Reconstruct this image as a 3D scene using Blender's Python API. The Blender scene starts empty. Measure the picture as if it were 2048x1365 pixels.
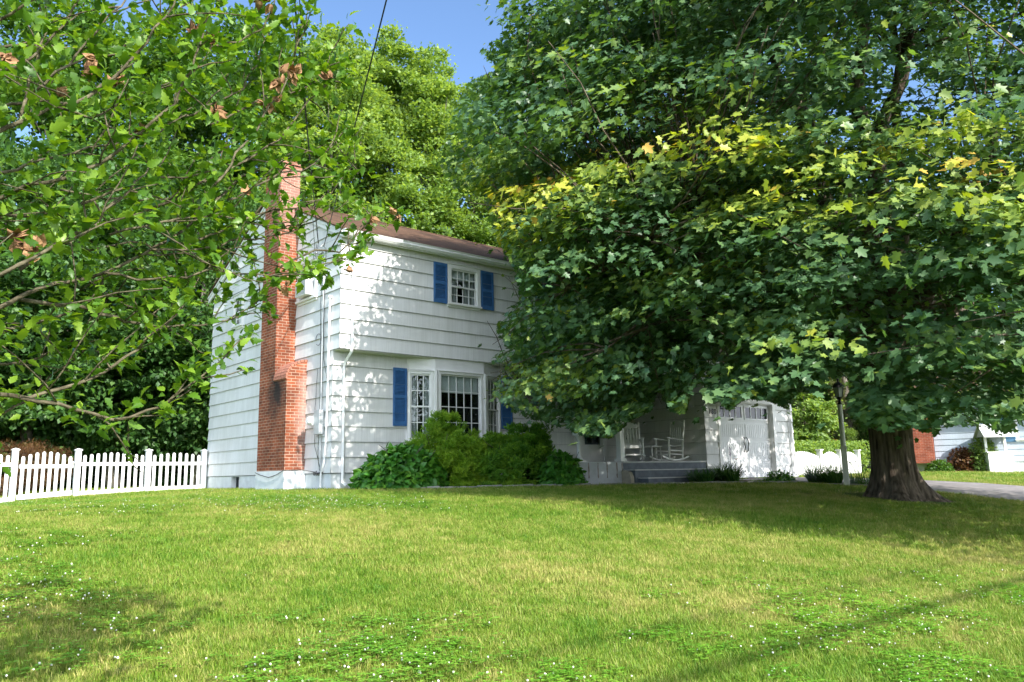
import bpy, math, random
import numpy as np
from mathutils import Vector, Matrix
PI = math.pi
R = math.radians
scene = bpy.context.scene
COL = scene.collection

# ------------------------------------------------------------------ camera
CAM = np.array([-8.11635, -15.42482, 0.21563])
CM = np.array([[0.7607394, -0.64877849, -0.01902709],
               [-0.09357472, -0.13863749, 0.98591248],
               [0.64227668, 0.74824202, 0.16617627]])
FPX = 1582.887
cd = bpy.data.cameras.new('camera'); cam = bpy.data.objects.new('camera', cd); COL.objects.link(cam)
r_, u_, f_ = CM
cam.matrix_world = Matrix(((r_[0], u_[0], -f_[0], CAM[0]), (r_[1], u_[1], -f_[1], CAM[1]), (r_[2], u_[2], -f_[2], CAM[2]), (0, 0, 0, 1)))
cd.sensor_width = 36; cd.lens = FPX / 2048 * 36; cd.clip_end = 2000; cd.clip_start = .05
scene.camera = cam

# ------------------------------------------------------------------ light
SUN = Vector((-0.09, -1.0, 0.75)).normalized()
world = bpy.data.worlds.new('World'); scene.world = world; world.use_nodes = True
wn = world.node_tree.nodes; wn.clear()
sky = wn.new('ShaderNodeTexSky'); sky.sky_type = 'NISHITA'; sky.sun_disc = False
sky.sun_elevation = math.asin(SUN.z); sky.sun_rotation = math.atan2(SUN.x, SUN.y)
sky.air_density = 1.0; sky.dust_density = 0.3; sky.ozone_density = 4.5; sky.altitude = 50
bg = wn.new('ShaderNodeBackground'); bg.inputs['Strength'].default_value = 0.092
wo = wn.new('ShaderNodeOutputWorld')
# added unseen bright cloud behind the viewer lifts wall shade; clear blue ahead
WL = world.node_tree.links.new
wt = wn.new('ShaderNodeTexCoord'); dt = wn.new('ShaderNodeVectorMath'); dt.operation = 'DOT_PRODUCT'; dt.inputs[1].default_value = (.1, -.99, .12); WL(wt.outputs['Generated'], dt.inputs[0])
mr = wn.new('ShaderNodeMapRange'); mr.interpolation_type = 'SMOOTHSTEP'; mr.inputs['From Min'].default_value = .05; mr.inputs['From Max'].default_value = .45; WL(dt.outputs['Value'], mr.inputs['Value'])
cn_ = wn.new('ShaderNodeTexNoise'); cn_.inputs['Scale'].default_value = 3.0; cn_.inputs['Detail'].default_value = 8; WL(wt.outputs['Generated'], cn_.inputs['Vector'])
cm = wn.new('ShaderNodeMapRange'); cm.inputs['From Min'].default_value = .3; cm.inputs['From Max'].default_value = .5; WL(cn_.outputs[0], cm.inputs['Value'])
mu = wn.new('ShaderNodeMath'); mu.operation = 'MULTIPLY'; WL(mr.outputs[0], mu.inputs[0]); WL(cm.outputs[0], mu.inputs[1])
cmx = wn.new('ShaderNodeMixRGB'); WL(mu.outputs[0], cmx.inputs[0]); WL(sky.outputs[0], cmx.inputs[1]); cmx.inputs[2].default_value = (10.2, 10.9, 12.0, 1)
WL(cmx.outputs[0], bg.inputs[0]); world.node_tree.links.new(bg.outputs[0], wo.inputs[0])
sl = bpy.data.lights.new('sun', 'SUN'); sl.energy = 2.9; sl.angle = R(0.53); sl.color = (1, .95, .87)
so = bpy.data.objects.new('sun', sl); COL.objects.link(so)
so.rotation_euler = SUN.to_track_quat('Z', 'Y').to_euler(); so.location = (0, -30, 30)
scene.view_settings.view_transform = 'Standard'; scene.view_settings.look = 'None'
scene.view_settings.exposure = 1.7; scene.view_settings.gamma = 1
scene.render.engine = 'CYCLES'
cy = scene.cycles
cy.max_bounces = 7; cy.diffuse_bounces = 3; cy.glossy_bounces = 2; cy.transmission_bounces = 4; cy.transparent_max_bounces = 6
cy.use_denoising = True; cy.use_adaptive_sampling = True; cy.adaptive_threshold = 0.02
cy.caustics_reflective = False; cy.caustics_refractive = False; cy.sample_clamp_indirect = 4

# ------------------------------------------------------------------ helpers
def terr(x, y):
    s = max(0., -(y + 1)); z = -.05 - .0065 * min(s, 14.4) ** 2
    if x < 0:
        k = min(1, max(0, (y + 4) / 7)); z -= .0085 * min(-x, 6) ** 2 * k
    return z
def terr_np(x, y):
    s = np.clip(-(y + 1), 0, 14.4); z = -.05 - .0065 * s ** 2
    k = np.clip((y + 4) / 7, 0, 1); return z - .0085 * np.clip(-x, 0, 6) ** 2 * k
def ray(px, py): return CM.T @ np.array([(px - 1024) / FPX, -(py - 682.5) / FPX, 1.])
def at(px, py, d): return CAM + ray(px, py) * d
def gat(px, d):
    p = at(px, 930, d); return np.array([p[0], p[1], terr(p[0], p[1])])
def project(P):
    c = (np.asarray(P) - CAM) @ CM.T
    z = np.where(np.abs(c[:, 2]) < 1e-6, 1e-6, c[:, 2])
    return 1024 + FPX * c[:, 0] / z, 682.5 - FPX * c[:, 1] / z, c[:, 2]

def tag(o, label=None, cat=None, group=None, kind=None):
    if label: o['label'] = label
    if cat: o['category'] = cat
    if group: o['group'] = group
    if kind: o['kind'] = kind
    return o
def thing(name, label, cat, loc=(0, 0, 0), rz=0, group=None):
    o = bpy.data.objects.new(name, None); COL.objects.link(o); o.location = loc; o.rotation_euler = (0, 0, rz)
    o.empty_display_size = .2
    return tag(o, label, cat, group)

class MB:
    def __init__(s): s.v = []; s.f = []; s.m = []; s.mi = 0
    def add(s, vs, fs):
        b = len(s.v); s.v += [tuple(map(float, v)) for v in vs]; s.f += [tuple(b + i for i in f) for f in fs]; s.m += [s.mi] * len(fs); return s
    def hexa(s, c):  # c: 8 corners bottom 4 ccw, top 4 ccw
        return s.add(c, [(3, 2, 1, 0), (4, 5, 6, 7), (0, 1, 5, 4), (1, 2, 6, 5), (2, 3, 7, 6), (3, 0, 4, 7)])
    def box(s, x0, x1, y0, y1, z0, z1):
        return s.hexa([(x0, y0, z0), (x1, y0, z0), (x1, y1, z0), (x0, y1, z0), (x0, y0, z1), (x1, y0, z1), (x1, y1, z1), (x0, y1, z1)])
    def fbox(s, F, u0, u1, d0, d1, z0, z1):
        t = lambda u, d, z: F(u, d, z)
        return s.hexa([t(u0, d0, z0), t(u1, d0, z0), t(u1, d1, z0), t(u0, d1, z0), t(u0, d0, z1), t(u1, d0, z1), t(u1, d1, z1), t(u0, d1, z1)])
    def tube(s, pts, rad, n=6, caps=True):
        pts = [Vector(p) for p in pts]; rad = rad if hasattr(rad, '__len__') else [rad] * len(pts)
        rings = []; prev = None
        for i, p in enumerate(pts):
            d = (pts[min(i + 1, len(pts) - 1)] - pts[max(i - 1, 0)])
            if d.length < 1e-9: d = Vector((0, 0, 1))
            d.normalize()
            a = Vector((0, 0, 1)) if abs(d.z) < .9 else Vector((1, 0, 0))
            if prev is not None: a = prev
            x = (a - d * a.dot(d)); x = x.normalized() if x.length > 1e-6 else d.orthogonal().normalized(); prev = x
            y = d.cross(x)
            rings.append([p + (x * math.cos(2 * PI * k / n) + y * math.sin(2 * PI * k / n)) * rad[i] for k in range(n)])
        vs = [v for r in rings for v in r]; fs = []
        for i in range(len(pts) - 1):
            for k in range(n):
                k2 = (k + 1) % n; fs.append((i * n + k, i * n + k2, (i + 1) * n + k2, (i + 1) * n + k))
        if caps: fs.append(tuple(range(n - 1, -1, -1))); fs.append(tuple((len(pts) - 1) * n + k for k in range(n)))
        return s.add(vs, fs)
    def lathe(s, prof, c=(0, 0, 0), n=16):
        vs = []; fs = []
        for (r, z) in prof: vs += [(c[0] + r * math.cos(2 * PI * k / n), c[1] + r * math.sin(2 * PI * k / n), c[2] + z) for k in range(n)]
        for i in range(len(prof) - 1):
            for k in range(n):
                k2 = (k + 1) % n; fs.append((i * n + k, i * n + k2, (i + 1) * n + k2, (i + 1) * n + k))
        fs.append(tuple(range(n - 1, -1, -1))); fs.append(tuple((len(prof) - 1) * n + k for k in range(n)))
        return s.add(vs, fs)
    def prism(s, poly, F, d0, d1):  # poly in (u,z), extruded along d of frame F
        n = len(poly); vs = [F(u, d0, z) for u, z in poly] + [F(u, d1, z) for u, z in poly]
        fs = [tuple(range(n)), tuple(range(2 * n - 1, n - 1, -1))] + [(i, n + i, n + (i + 1) % n, (i + 1) % n) for i in range(n)]
        return s.add(vs, fs)
    def build(s, name, mats, parent=None, smooth=False, bevel=0):
        me = bpy.data.meshes.new(name); me.from_pydata(s.v, [], s.f); 
        for m in (mats if isinstance(mats, (list, tuple)) else [mats]): me.materials.append(m)
        if any(s.m): me.polygons.foreach_set('material_index', s.m)
        if smooth: me.polygons.foreach_set('use_smooth', [True] * len(s.f))
        me.update()
        o = bpy.data.objects.new(name, me); COL.objects.link(o); o.parent = parent
        if bevel:
            b = o.modifiers.new('bevel', 'BEVEL'); b.width = bevel; b.segments = 2; b.limit_method = 'ANGLE'
        return o
def frame(O, U, N):
    O = Vector(O); U = Vector(U); N = Vector(N)
    return lambda u, d, z: O + U * u + N * d + Vector((0, 0, z))

# ------------------------------------------------------------------ materials
def nodes(name):
    m = bpy.data.materials.new(name); m.use_nodes = True; nt = m.node_tree
    return m, nt, nt.nodes['Principled BSDF'], nt.nodes, nt.links
def setp(b, **k):
    for a, v in k.items(): b.inputs[a.replace('_', ' ')].default_value = v
def c4(c): return (c[0], c[1], c[2], 1)
def mat(name, col, rough=.6, var=.12, scale=6, bump=.1, metal=0, spec=.4, stretch=(1, 1, 1), col2=None):
    m, nt, b, N, L = nodes(name)
    tc = N.new('ShaderNodeTexCoord'); mp = N.new('ShaderNodeMapping'); mp.inputs['Scale'].default_value = stretch
    nz = N.new('ShaderNodeTexNoise'); nz.inputs['Scale'].default_value = scale; nz.inputs['Detail'].default_value = 6
    L.new(tc.outputs['Object'], mp.inputs[0]); L.new(mp.outputs[0], nz.inputs['Vector'])
    cr = N.new('ShaderNodeValToRGB'); cr.color_ramp.elements[0].position = .3; cr.color_ramp.elements[1].position = .7
    cr.color_ramp.elements[0].color = c4([x * (1 - var) for x in col]); cr.color_ramp.elements[1].color = c4(col2 if col2 else [min(1, x * (1 + var)) for x in col])
    L.new(nz.outputs[0], cr.inputs[0]); L.new(cr.outputs[0], b.inputs['Base Color'])
    if bump:
        bp = N.new('ShaderNodeBump'); bp.inputs['Strength'].default_value = bump; bp.inputs['Distance'].default_value = .02
        L.new(nz.outputs[0], bp.inputs['Height']); L.new(bp.outputs[0], b.inputs['Normal'])
    setp(b, Roughness=rough, Metallic=metal); b.inputs['Specular IOR Level'].default_value = spec
    return m
def mat_siding(name, col, str_var=.05):
    m, nt, b, N, L = nodes(name)
    tc = N.new('ShaderNodeTexCoord'); sp = N.new('ShaderNodeSeparateXYZ'); L.new(tc.outputs['Object'], sp.inputs[0])
    ad = N.new('ShaderNodeMath'); ad.operation = 'SUBTRACT'; L.new(sp.outputs[0], ad.inputs[0]); L.new(sp.outputs[1], ad.inputs[1])
    cb = N.new('ShaderNodeCombineXYZ'); L.new(ad.outputs[0], cb.inputs[0]); L.new(sp.outputs[2], cb.inputs[2])
    mp = N.new('ShaderNodeMapping'); mp.inputs['Scale'].default_value = (42, 1, 1.2); L.new(cb.outputs[0], mp.inputs[0])
    n1 = N.new('ShaderNodeTexNoise'); n1.inputs['Scale'].default_value = 1; n1.inputs['Detail'].default_value = 3; L.new(mp.outputs[0], n1.inputs['Vector'])
    # shingle joints: staggered per course
    bt = N.new('ShaderNodeTexBrick'); bt.inputs['Scale'].default_value = 1; bt.inputs['Mortar Size'].default_value = .0016; bt.inputs['Brick Width'].default_value = .16
    bt.inputs['Row Height'].default_value = .33; bt.inputs['Mortar Smooth'].default_value = .3
    cz = N.new('ShaderNodeMath'); cz.operation = 'SUBTRACT'; L.new(sp.outputs[2], cz.inputs[0]); cz.inputs[1].default_value = .316
    cb2 = N.new('ShaderNodeCombineXYZ'); L.new(ad.outputs[0], cb2.inputs[0]); L.new(cz.outputs[0], cb2.inputs[1])
    L.new(cb2.outputs[0], bt.inputs['Vector']); bt.inputs['Color1'].default_value = (1, 1, 1, 1); bt.inputs['Color2'].default_value = (.84, .84, .83, 1); bt.inputs['Mortar'].default_value = (.5, .5, .5, 1)
    n2 = N.new('ShaderNodeTexNoise'); n2.inputs['Scale'].default_value = .9; n2.inputs['Detail'].default_value = 5; L.new(tc.outputs['Object'], n2.inputs['Vector'])
    cr = N.new('ShaderNodeValToRGB'); cr.color_ramp.elements[0].color = c4([x * (1 - str_var * 2.2) for x in col]); cr.color_ramp.elements[1].color = c4(col)
    cr.color_ramp.elements[0].position = .25; cr.color_ramp.elements[1].position = .6; L.new(n1.outputs[0], cr.inputs[0])
    mx = N.new('ShaderNodeMixRGB'); mx.blend_type = 'MULTIPLY'; mx.inputs[0].default_value = .5; L.new(cr.outputs[0], mx.inputs[1]); L.new(bt.outputs[0], mx.inputs[2])
    cr2 = N.new('ShaderNodeValToRGB'); cr2.color_ramp.elements[0].color = (.9, .9, .88, 1); cr2.color_ramp.elements[1].color = (1, 1, 1, 1); cr2.color_ramp.elements[1].position = .6; cr2.color_ramp.elements[0].position = .35
    L.new(n2.outputs[0], cr2.inputs[0]); m2 = N.new('ShaderNodeMixRGB'); m2.blend_type = 'MULTIPLY'; m2.inputs[0].default_value = 1; L.new(mx.outputs[0], m2.inputs[1]); L.new(cr2.outputs[0], m2.inputs[2])
    L.new(m2.outputs[0], b.inputs['Base Color'])
    hs = N.new('ShaderNodeMath'); hs.operation = 'MULTIPLY'; L.new(n1.outputs[0], hs.inputs[0]); L.new(bt.outputs[1], hs.inputs[1]); 
    a2 = N.new('ShaderNodeMath'); a2.operation = 'SUBTRACT'; L.new(n1.outputs[0], a2.inputs[0]); L.new(bt.outputs[1], a2.inputs[1])
    bp = N.new('ShaderNodeBump'); bp.inputs['Strength'].default_value = .22; bp.inputs['Distance'].default_value = .008; L.new(a2.outputs[0], bp.inputs['Height']); L.new(bp.outputs[0], b.inputs['Normal'])
    setp(b, Roughness=.55); b.inputs['Specular IOR Level'].default_value = .35
    return m
def mat_brick(name, c1, c2, mort, soot=False, bw=.2, rh=.0677, soldier=False):
    m, nt, b, N, L = nodes(name)
    tc = N.new('ShaderNodeTexCoord'); sp = N.new('ShaderNodeSeparateXYZ'); L.new(tc.outputs['Object'], sp.inputs[0])
    ad = N.new('ShaderNodeMath'); ad.operation = 'SUBTRACT'; L.new(sp.outputs[0], ad.inputs[0]); L.new(sp.outputs[1], ad.inputs[1])
    cb = N.new('ShaderNodeCombineXYZ'); L.new(ad.outputs[0], cb.inputs[0]); L.new(sp.outputs[2], cb.inputs[1])
    bt = N.new('ShaderNodeTexBrick'); bt.inputs['Scale'].default_value = 1; bt.inputs['Brick Width'].default_value = bw; bt.inputs['Row Height'].default_value = rh
    bt.inputs['Mortar Size'].default_value = .006; bt.inputs['Mortar Smooth'].default_value = .15; bt.inputs['Bias'].default_value = -.1
    bt.inputs['Color1'].default_value = c4(c1); bt.inputs['Color2'].default_value = c4(c2); bt.inputs['Mortar'].default_value = c4(mort); L.new(cb.outputs[0], bt.inputs['Vector'])
    n = N.new('ShaderNodeTexNoise'); n.inputs['Scale'].default_value = 3.; n.inputs['Detail'].default_value = 8; L.new(tc.outputs['Object'], n.inputs['Vector'])
    cr = N.new('ShaderNodeValToRGB'); cr.color_ramp.elements[0].color = (.7, .66, .64, 1); cr.color_ramp.elements[1].color = (1.12, 1.1, 1.08, 1); cr.color_ramp.elements[0].position = .35; cr.color_ramp.elements[1].position = .65
    L.new(n.outputs[0], cr.inputs[0]); mx = N.new('ShaderNodeMixRGB'); mx.blend_type = 'MULTIPLY'; mx.inputs[0].default_value = 1; L.new(bt.outputs[0], mx.inputs[1]); L.new(cr.outputs[0], mx.inputs[2])
    out = mx.outputs[0]
    if soot:
        def blob(center, scl, lo, hi, colr, amt, prev):
            mp = N.new('ShaderNodeMapping'); mp.vector_type = 'POINT'; mp.inputs['Location'].default_value = [-center[i] * scl[i] for i in range(3)]; mp.inputs['Scale'].default_value = scl
            L.new(tc.outputs['Object'], mp.inputs[0]); ln = N.new('ShaderNodeVectorMath'); ln.operation = 'LENGTH'; L.new(mp.outputs[0], ln.inputs[0])
            nn = N.new('ShaderNodeTexNoise'); nn.inputs['Scale'].default_value = 4; nn.inputs['Detail'].default_value = 6; L.new(tc.outputs['Object'], nn.inputs['Vector'])
            s = N.new('ShaderNodeMath'); s.operation = 'ADD'; L.new(ln.outputs['Value'], s.inputs[0]); L.new(nn.outputs[0], s.inputs[1])
            r = N.new('ShaderNodeMapRange'); r.inputs['From Min'].default_value = hi; r.inputs['From Max'].default_value = lo; r.inputs['To Max'].default_value = amt; L.new(s.outputs[0], r.inputs['Value'])
            x = N.new('ShaderNodeMixRGB'); L.new(r.outputs[0], x.inputs[0]); L.new(prev, x.inputs[1]); x.inputs[2].default_value = c4(colr); return x.outputs[0]
        out = blob((-.5, 1.75, 2.15), (1, 1.5, 1.1), .7, 1.35, (.025, .024, .024), .93, out)
        out = blob((.0, 1.2, 1.5), (2.6, 1, .55), .8, 1.3, (.5, .4, .36), .4, out)
        out = blob((-.2, 1.8, 7.0), (1.2, 1, .55), .7, 1.4, (.5, .36, .32), .3, out)
    L.new(out, b.inputs['Base Color'])
    ml = N.new('ShaderNodeMath'); ml.operation = 'MULTIPLY_ADD'; L.new(bt.outputs[1], ml.inputs[0]); ml.inputs[1].default_value = -1; ml.inputs[2].default_value = 1
    bp = N.new('ShaderNodeBump'); bp.inputs['Strength'].default_value = .6; bp.inputs['Distance'].default_value = .01; L.new(ml.outputs[0], bp.inputs['Height']); L.new(bp.outputs[0], b.inputs['Normal'])
    setp(b, Roughness=.85); b.inputs['Specular IOR Level'].default_value = .2
    return m
def mat_roof(name, c1, c2):
    m, nt, b, N, L = nodes(name)
    tc = N.new('ShaderNodeTexCoord'); bt = N.new('ShaderNodeTexBrick'); bt.inputs['Scale'].default_value = 1
    bt.inputs['Brick Width'].default_value = .3; bt.inputs['Row Height'].default_value = .13; bt.inputs['Mortar Size'].default_value = .006
    bt.inputs['Color1'].default_value = c4(c1); bt.inputs['Color2'].default_value = c4(c2); bt.inputs['Mortar'].default_value = c4([x * .4 for x in c1])
    L.new(tc.outputs['Object'], bt.inputs['Vector'])
    n = N.new('ShaderNodeTexNoise'); n.inputs['Scale'].default_value = 60; n.inputs['Detail'].default_value = 4; L.new(tc.outputs['Object'], n.inputs['Vector'])
    n2 = N.new('ShaderNodeTexNoise'); n2.inputs['Scale'].default_value = 1.3; n2.inputs['Detail'].default_value = 4; L.new(tc.outputs['Object'], n2.inputs['Vector'])
    av = N.new('ShaderNodeMath'); av.operation = 'ADD'; L.new(n.outputs[0], av.inputs[0]); L.new(n2.outputs[0], av.inputs[1])
    cr = N.new('ShaderNodeValToRGB'); cr.color_ramp.elements[0].color = (.55, .55, .55, 1); cr.color_ramp.elements[1].color = (1.3, 1.3, 1.3, 1); cr.color_ramp.elements[0].position = .35; cr.color_ramp.elements[1].position = .7
    hf = N.new('ShaderNodeMath'); hf.operation = 'MULTIPLY'; hf.inputs[1].default_value = .5; L.new(av.outputs[0], hf.inputs[0]); L.new(hf.outputs[0], cr.inputs[0])
    mx = N.new('ShaderNodeMixRGB'); mx.blend_type = 'MULTIPLY'; mx.inputs[0].default_value = 1; L.new(bt.outputs[0], mx.inputs[1]); L.new(cr.outputs[0], mx.inputs[2]); L.new(mx.outputs[0], b.inputs['Base Color'])
    bp = N.new('ShaderNodeBump'); bp.inputs['Strength'].default_value = .5; bp.inputs['Distance'].default_value = .01; L.new(hf.outputs[0], bp.inputs['Height']); L.new(bp.outputs[0], b.inputs['Normal'])
    setp(b, Roughness=.9); b.inputs['Specular IOR Level'].default_value = .2
    return m
def mat_glass(name='window_glass'):
    m, nt, b, N, L = nodes(name); N.remove(b)
    tr = N.new('ShaderNodeBsdfTransparent'); tr.inputs[0].default_value = (.92, .95, .95, 1)
    gl = N.new('ShaderNodeBsdfGlossy'); gl.inputs['Roughness'].default_value = .01
    lw_ = N.new('ShaderNodeLayerWeight'); pw = N.new('ShaderNodeMath'); pw.operation = 'POWER'; pw.inputs[1].default_value = 4; L.new(lw_.outputs['Facing'], pw.inputs[0]); fr = N.new('ShaderNodeMath'); fr.operation = 'MULTIPLY_ADD'; fr.inputs[1].default_value = .8; fr.inputs[2].default_value = .06; L.new(pw.outputs[0], fr.inputs[0])
    tc = N.new('ShaderNodeTexCoord'); nz = N.new('ShaderNodeTexNoise'); nz.inputs['Scale'].default_value = 1.5; L.new(tc.outputs['Object'], nz.inputs[0])
    bp = N.new('ShaderNodeBump'); bp.inputs['Strength'].default_value = .04; L.new(nz.outputs[0], bp.inputs['Height']); L.new(bp.outputs[0], gl.inputs['Normal'])
    mx = N.new('ShaderNodeMixShader'); L.new(fr.outputs[0], mx.inputs[0]); L.new(tr.outputs[0], mx.inputs[1]); L.new(gl.outputs[0], mx.inputs[2])
    L.new(mx.outputs[0], N['Material Output'].inputs[0]); return m
def mat_leaf(name, cols, trans=.35, rough=.45, spec=.35, tcol=None, vein=0):
    """cols: list of (pos, rgb) over the per-leaf attribute 't'."""
    m, nt, b, N, L = nodes(name)
    at_ = N.new('ShaderNodeAttribute'); at_.attribute_name = 't'
    cr = N.new('ShaderNodeValToRGB'); e = cr.color_ramp.elements
    e[0].position = cols[0][0]; e[0].color = c4(cols[0][1]); e[1].position = cols[-1][0]; e[1].color = c4(cols[-1][1])
    for p, c in cols[1:-1]:
        k = e.new(p); k.color = c4(c)
    L.new(at_.outputs['Fac'], cr.inputs[0]); L.new(cr.outputs[0], b.inputs['Base Color'])
    setp(b, Roughness=rough); b.inputs['Specular IOR Level'].default_value = spec
    tl = N.new('ShaderNodeBsdfTranslucent')
    mm = N.new('ShaderNodeMixRGB'); mm.blend_type = 'MULTIPLY'; mm.inputs[0].default_value = 1; L.new(cr.outputs[0], mm.inputs[1]); mm.inputs[2].default_value = c4(tcol or (1.5, 1.35, .5))
    L.new(mm.outputs[0], tl.inputs[0])
    mx = N.new('ShaderNodeMixShader'); mx.inputs[0].default_value = trans; L.new(b.outputs[0], mx.inputs[1]); L.new(tl.outputs[0], mx.inputs[2])
    L.new(mx.outputs[0], N['Material Output'].inputs[0]); return m
def mat_bark(name, c1, c2, scale=9, st=(1, 1, .18), bump=.9):
    m = mat(name, c1, .9, .3, scale, bump, spec=.15, stretch=st, col2=c2)
    m.node_tree.nodes['Bump'].inputs['Distance'].default_value = .05
    return m

M = {}
M['siding'] = mat_siding('painted_shingle', (.84, .84, .84))
M['butt_shade'] = mat('shingle_butt_shade', (.42, .42, .42), .9, .2, 20, 0)  # darker grey paints the shade line under each shingle course
M['trim'] = mat('white_trim_paint', (.82, .82, .81), .45, .04, 5, .03)
M['found'] = mat('painted_concrete', (.72, .75, .76), .75, .1, 5, .25)
M['soffit'] = mat('soffit_paint', (.62, .64, .50), .6, .06, 4, .05)
M['blue'] = mat('blue_shutter_paint', (.05, .15, .36), .5, .15, 8, .05, spec=.4)
M['brick'] = mat_brick('chimney_brick', (.29, .085, .04), (.16, .052, .03), (.4, .3, .23), soot=True)
M['archbrick'] = mat('arch_brick', (.36, .15, .1), .9, .3, 20, .4)
M['roof'] = mat_roof('brown_asphalt_shingle', (.14, .077, .045), (.085, .05, .033))
M['glass'] = mat_glass()
M['dark'] = mat('dark_interior', (.02, .022, .025), .9, .2, 3, 0)
M['blind'] = mat('pale_window_shade', (.62, .66, .66), .8, .06, 4, .05)
M['bamboo'] = mat('bamboo_blind', (.28, .12, .08), .8, .25, 6, .4, stretch=(1, 1, 14))
M['screen'] = mat('insect_screen', (.2, .2, .19), .9, .15, 40, 0)
M['sheer'] = mat('sheer_curtain', (.4, .42, .42), .9, .25, 12, .1, stretch=(1, 1, .1))
M['bluestone'] = mat('bluestone_riser', (.105, .125, .15), .7, .25, 6, .2)
M['tread'] = mat('pale_stone_tread', (.5, .51, .5), .7, .1, 8, .1)
M['metalwhite'] = mat('white_enamel', (.82, .82, .82), .3, .03, 4, 0)
M['grey'] = mat('grey_metal', (.5, .52, .53), .4, .08, 10, .05, metal=.2)
M['black'] = mat('black_metal', (.012, .012, .013), .35, .1, 8, .05)
M['cable'] = mat('black_cable', (.015, .015, .017), .6, .1, 8, 0)
M['vinyl'] = mat('white_vinyl', (.84, .84, .83), .35, .03, 3, .02)
M['garage'] = mat('white_garage_door_paint', (.78, .79, .80), .4, .03, 3, .02)
M['post'] = mat('weathered_white_post', (.66, .68, .62), .7, .15, 9, .1, stretch=(1, 1, .3))
M['bark'] = mat_bark('maple_bark', (.04, .03, .022), (.19, .15, .115), 13, (1, 1, .2), 1.0)
M['bark2'] = mat_bark('grey_bark', (.09, .075, .06), (.2, .18, .15), 10, (1, 1, .2), .8)
M['twig'] = mat_bark('shrub_twig_bark', (.05, .042, .024), (.16, .14, .09), 30, (1, 1, 1), .5)
M['pod'] = mat('dry_seed_pod', (.2, .085, .04), .85, .5, 30, .4, col2=(.42, .24, .12))
M['asphalt'] = mat('driveway_asphalt', (.17, .155, .15), .9, .14, 2.5, .3, col2=(.24, .22, .215))
M['mulch'] = mat('bark_mulch', (.05, .03, .02), .95, .5, 40, 1.0, col2=(.12, .07, .05))
M['edgestone'] = mat('edging_stone', (.28, .27, .25), .85, .25, 12, .5)
M['flower'] = mat('orange_petal', (.7, .2, .03), .6, .2, 10, 0)
M['white'] = mat('white_petal', (.7, .69, .62), .8, .1, 60, .1)
M['purple'] = mat('purple_plastic', (.12, .08, .3), .5, .1, 5, 0)
M['nsiding'] = mat_siding('pale_blue_siding', (.48, .55, .64))
M['nbrick'] = mat_brick('neighbor_brick', (.36, .1, .055), (.27, .075, .045), (.4, .25, .2), rh=.07)
M['nblue'] = mat('slate_blue_shutter', (.08, .19, .32), .5, .1, 5, 0)
M['red'] = mat('red_canvas', (.45, .06, .04), .8, .1, 5, 0)

# ------------------------------------------------------------------ bulk mesh
def bulk(name, V, faces_sizes, idx, mats, parent=None, t=None, smooth=False):
    """V (n,3); faces_sizes: int array; idx: flat loop indices."""
    me = bpy.data.meshes.new(name)
    me.vertices.add(len(V)); me.vertices.foreach_set('co', np.ascontiguousarray(V, np.float32).ravel())
    me.loops.add(len(idx)); me.loops.foreach_set('vertex_index', np.ascontiguousarray(idx, np.int32))
    me.polygons.add(len(faces_sizes)); st = np.concatenate([[0], np.cumsum(faces_sizes)[:-1]])
    me.polygons.foreach_set('loop_start', st.astype(np.int32))
    if t is not None:
        a = me.attributes.new('t', 'FLOAT', 'POINT'); a.data.foreach_set('value', np.ascontiguousarray(t, np.float32))
    for m in (mats if isinstance(mats, (list, tuple)) else [mats]): me.materials.append(m)
    if smooth: me.polygons.foreach_set('use_smooth', np.ones(len(faces_sizes), bool))
    me.update(calc_edges=True)
    o = bpy.data.objects.new(name, me); COL.objects.link(o); o.parent = parent; return o
def half(outl):
    n = len(outl); v = [(x, y, .16 * y) for x, y in outl]; w = [(x, -y, .16 * y) for x, y in outl[1:-1]]
    vs = v + w; f1 = list(range(n)); f2 = [0] + list(range(n, n + len(w)))[::1] + [n - 1]
    return np.array(vs, float), [f1, f2[::-1]]
def strip(outl, droop=.35, fold=.25):
    vs = []; fs = []
    for x, y in outl:
        z = -droop * x * x
        vs += [(x, y, z + fold * y), (x, 0, z), (x, -y, z + fold * y)]
    for i in range(len(outl) - 1):
        a = i * 3; fs += [[a, a + 1, a + 4, a + 3], [a + 1, a + 2, a + 5, a + 4]]
    return np.array(vs, float), fs
LEAF_MAPLE = half([(0, 0), (-.1, .16), (.1, .46), (.2, .27), (.42, .36), (.62, .54), (.6, .22), (.8, .17), (1, 0)])
LEAF_QUAD = half([(0, 0), (.45, .36), (1, 0)])
LEAF_PENT = half([(0, 0), (.1, .38), (.55, .42), (1, 0)])
LEAF_HIB = strip([(0, .01), (.12, .16), (.3, .3), (.38, .2), (.52, .3), (.6, .17), (.75, .16), (.86, .06), (1, .01)], .3, .3)
LEAF_HYD = strip([(0, .02), (.15, .24), (.4, .36), (.65, .29), (.87, .12), (1, .01)], .35, .3)
LEAF_NEEDLE = (np.array([(0, .06, 0), (0, -.06, 0), (1, -.03, 0), (1, .03, 0)], float), [[0, 1, 2, 3]])
def norm(a): return a / np.maximum(np.linalg.norm(a, axis=1, keepdims=True), 1e-9)
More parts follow.
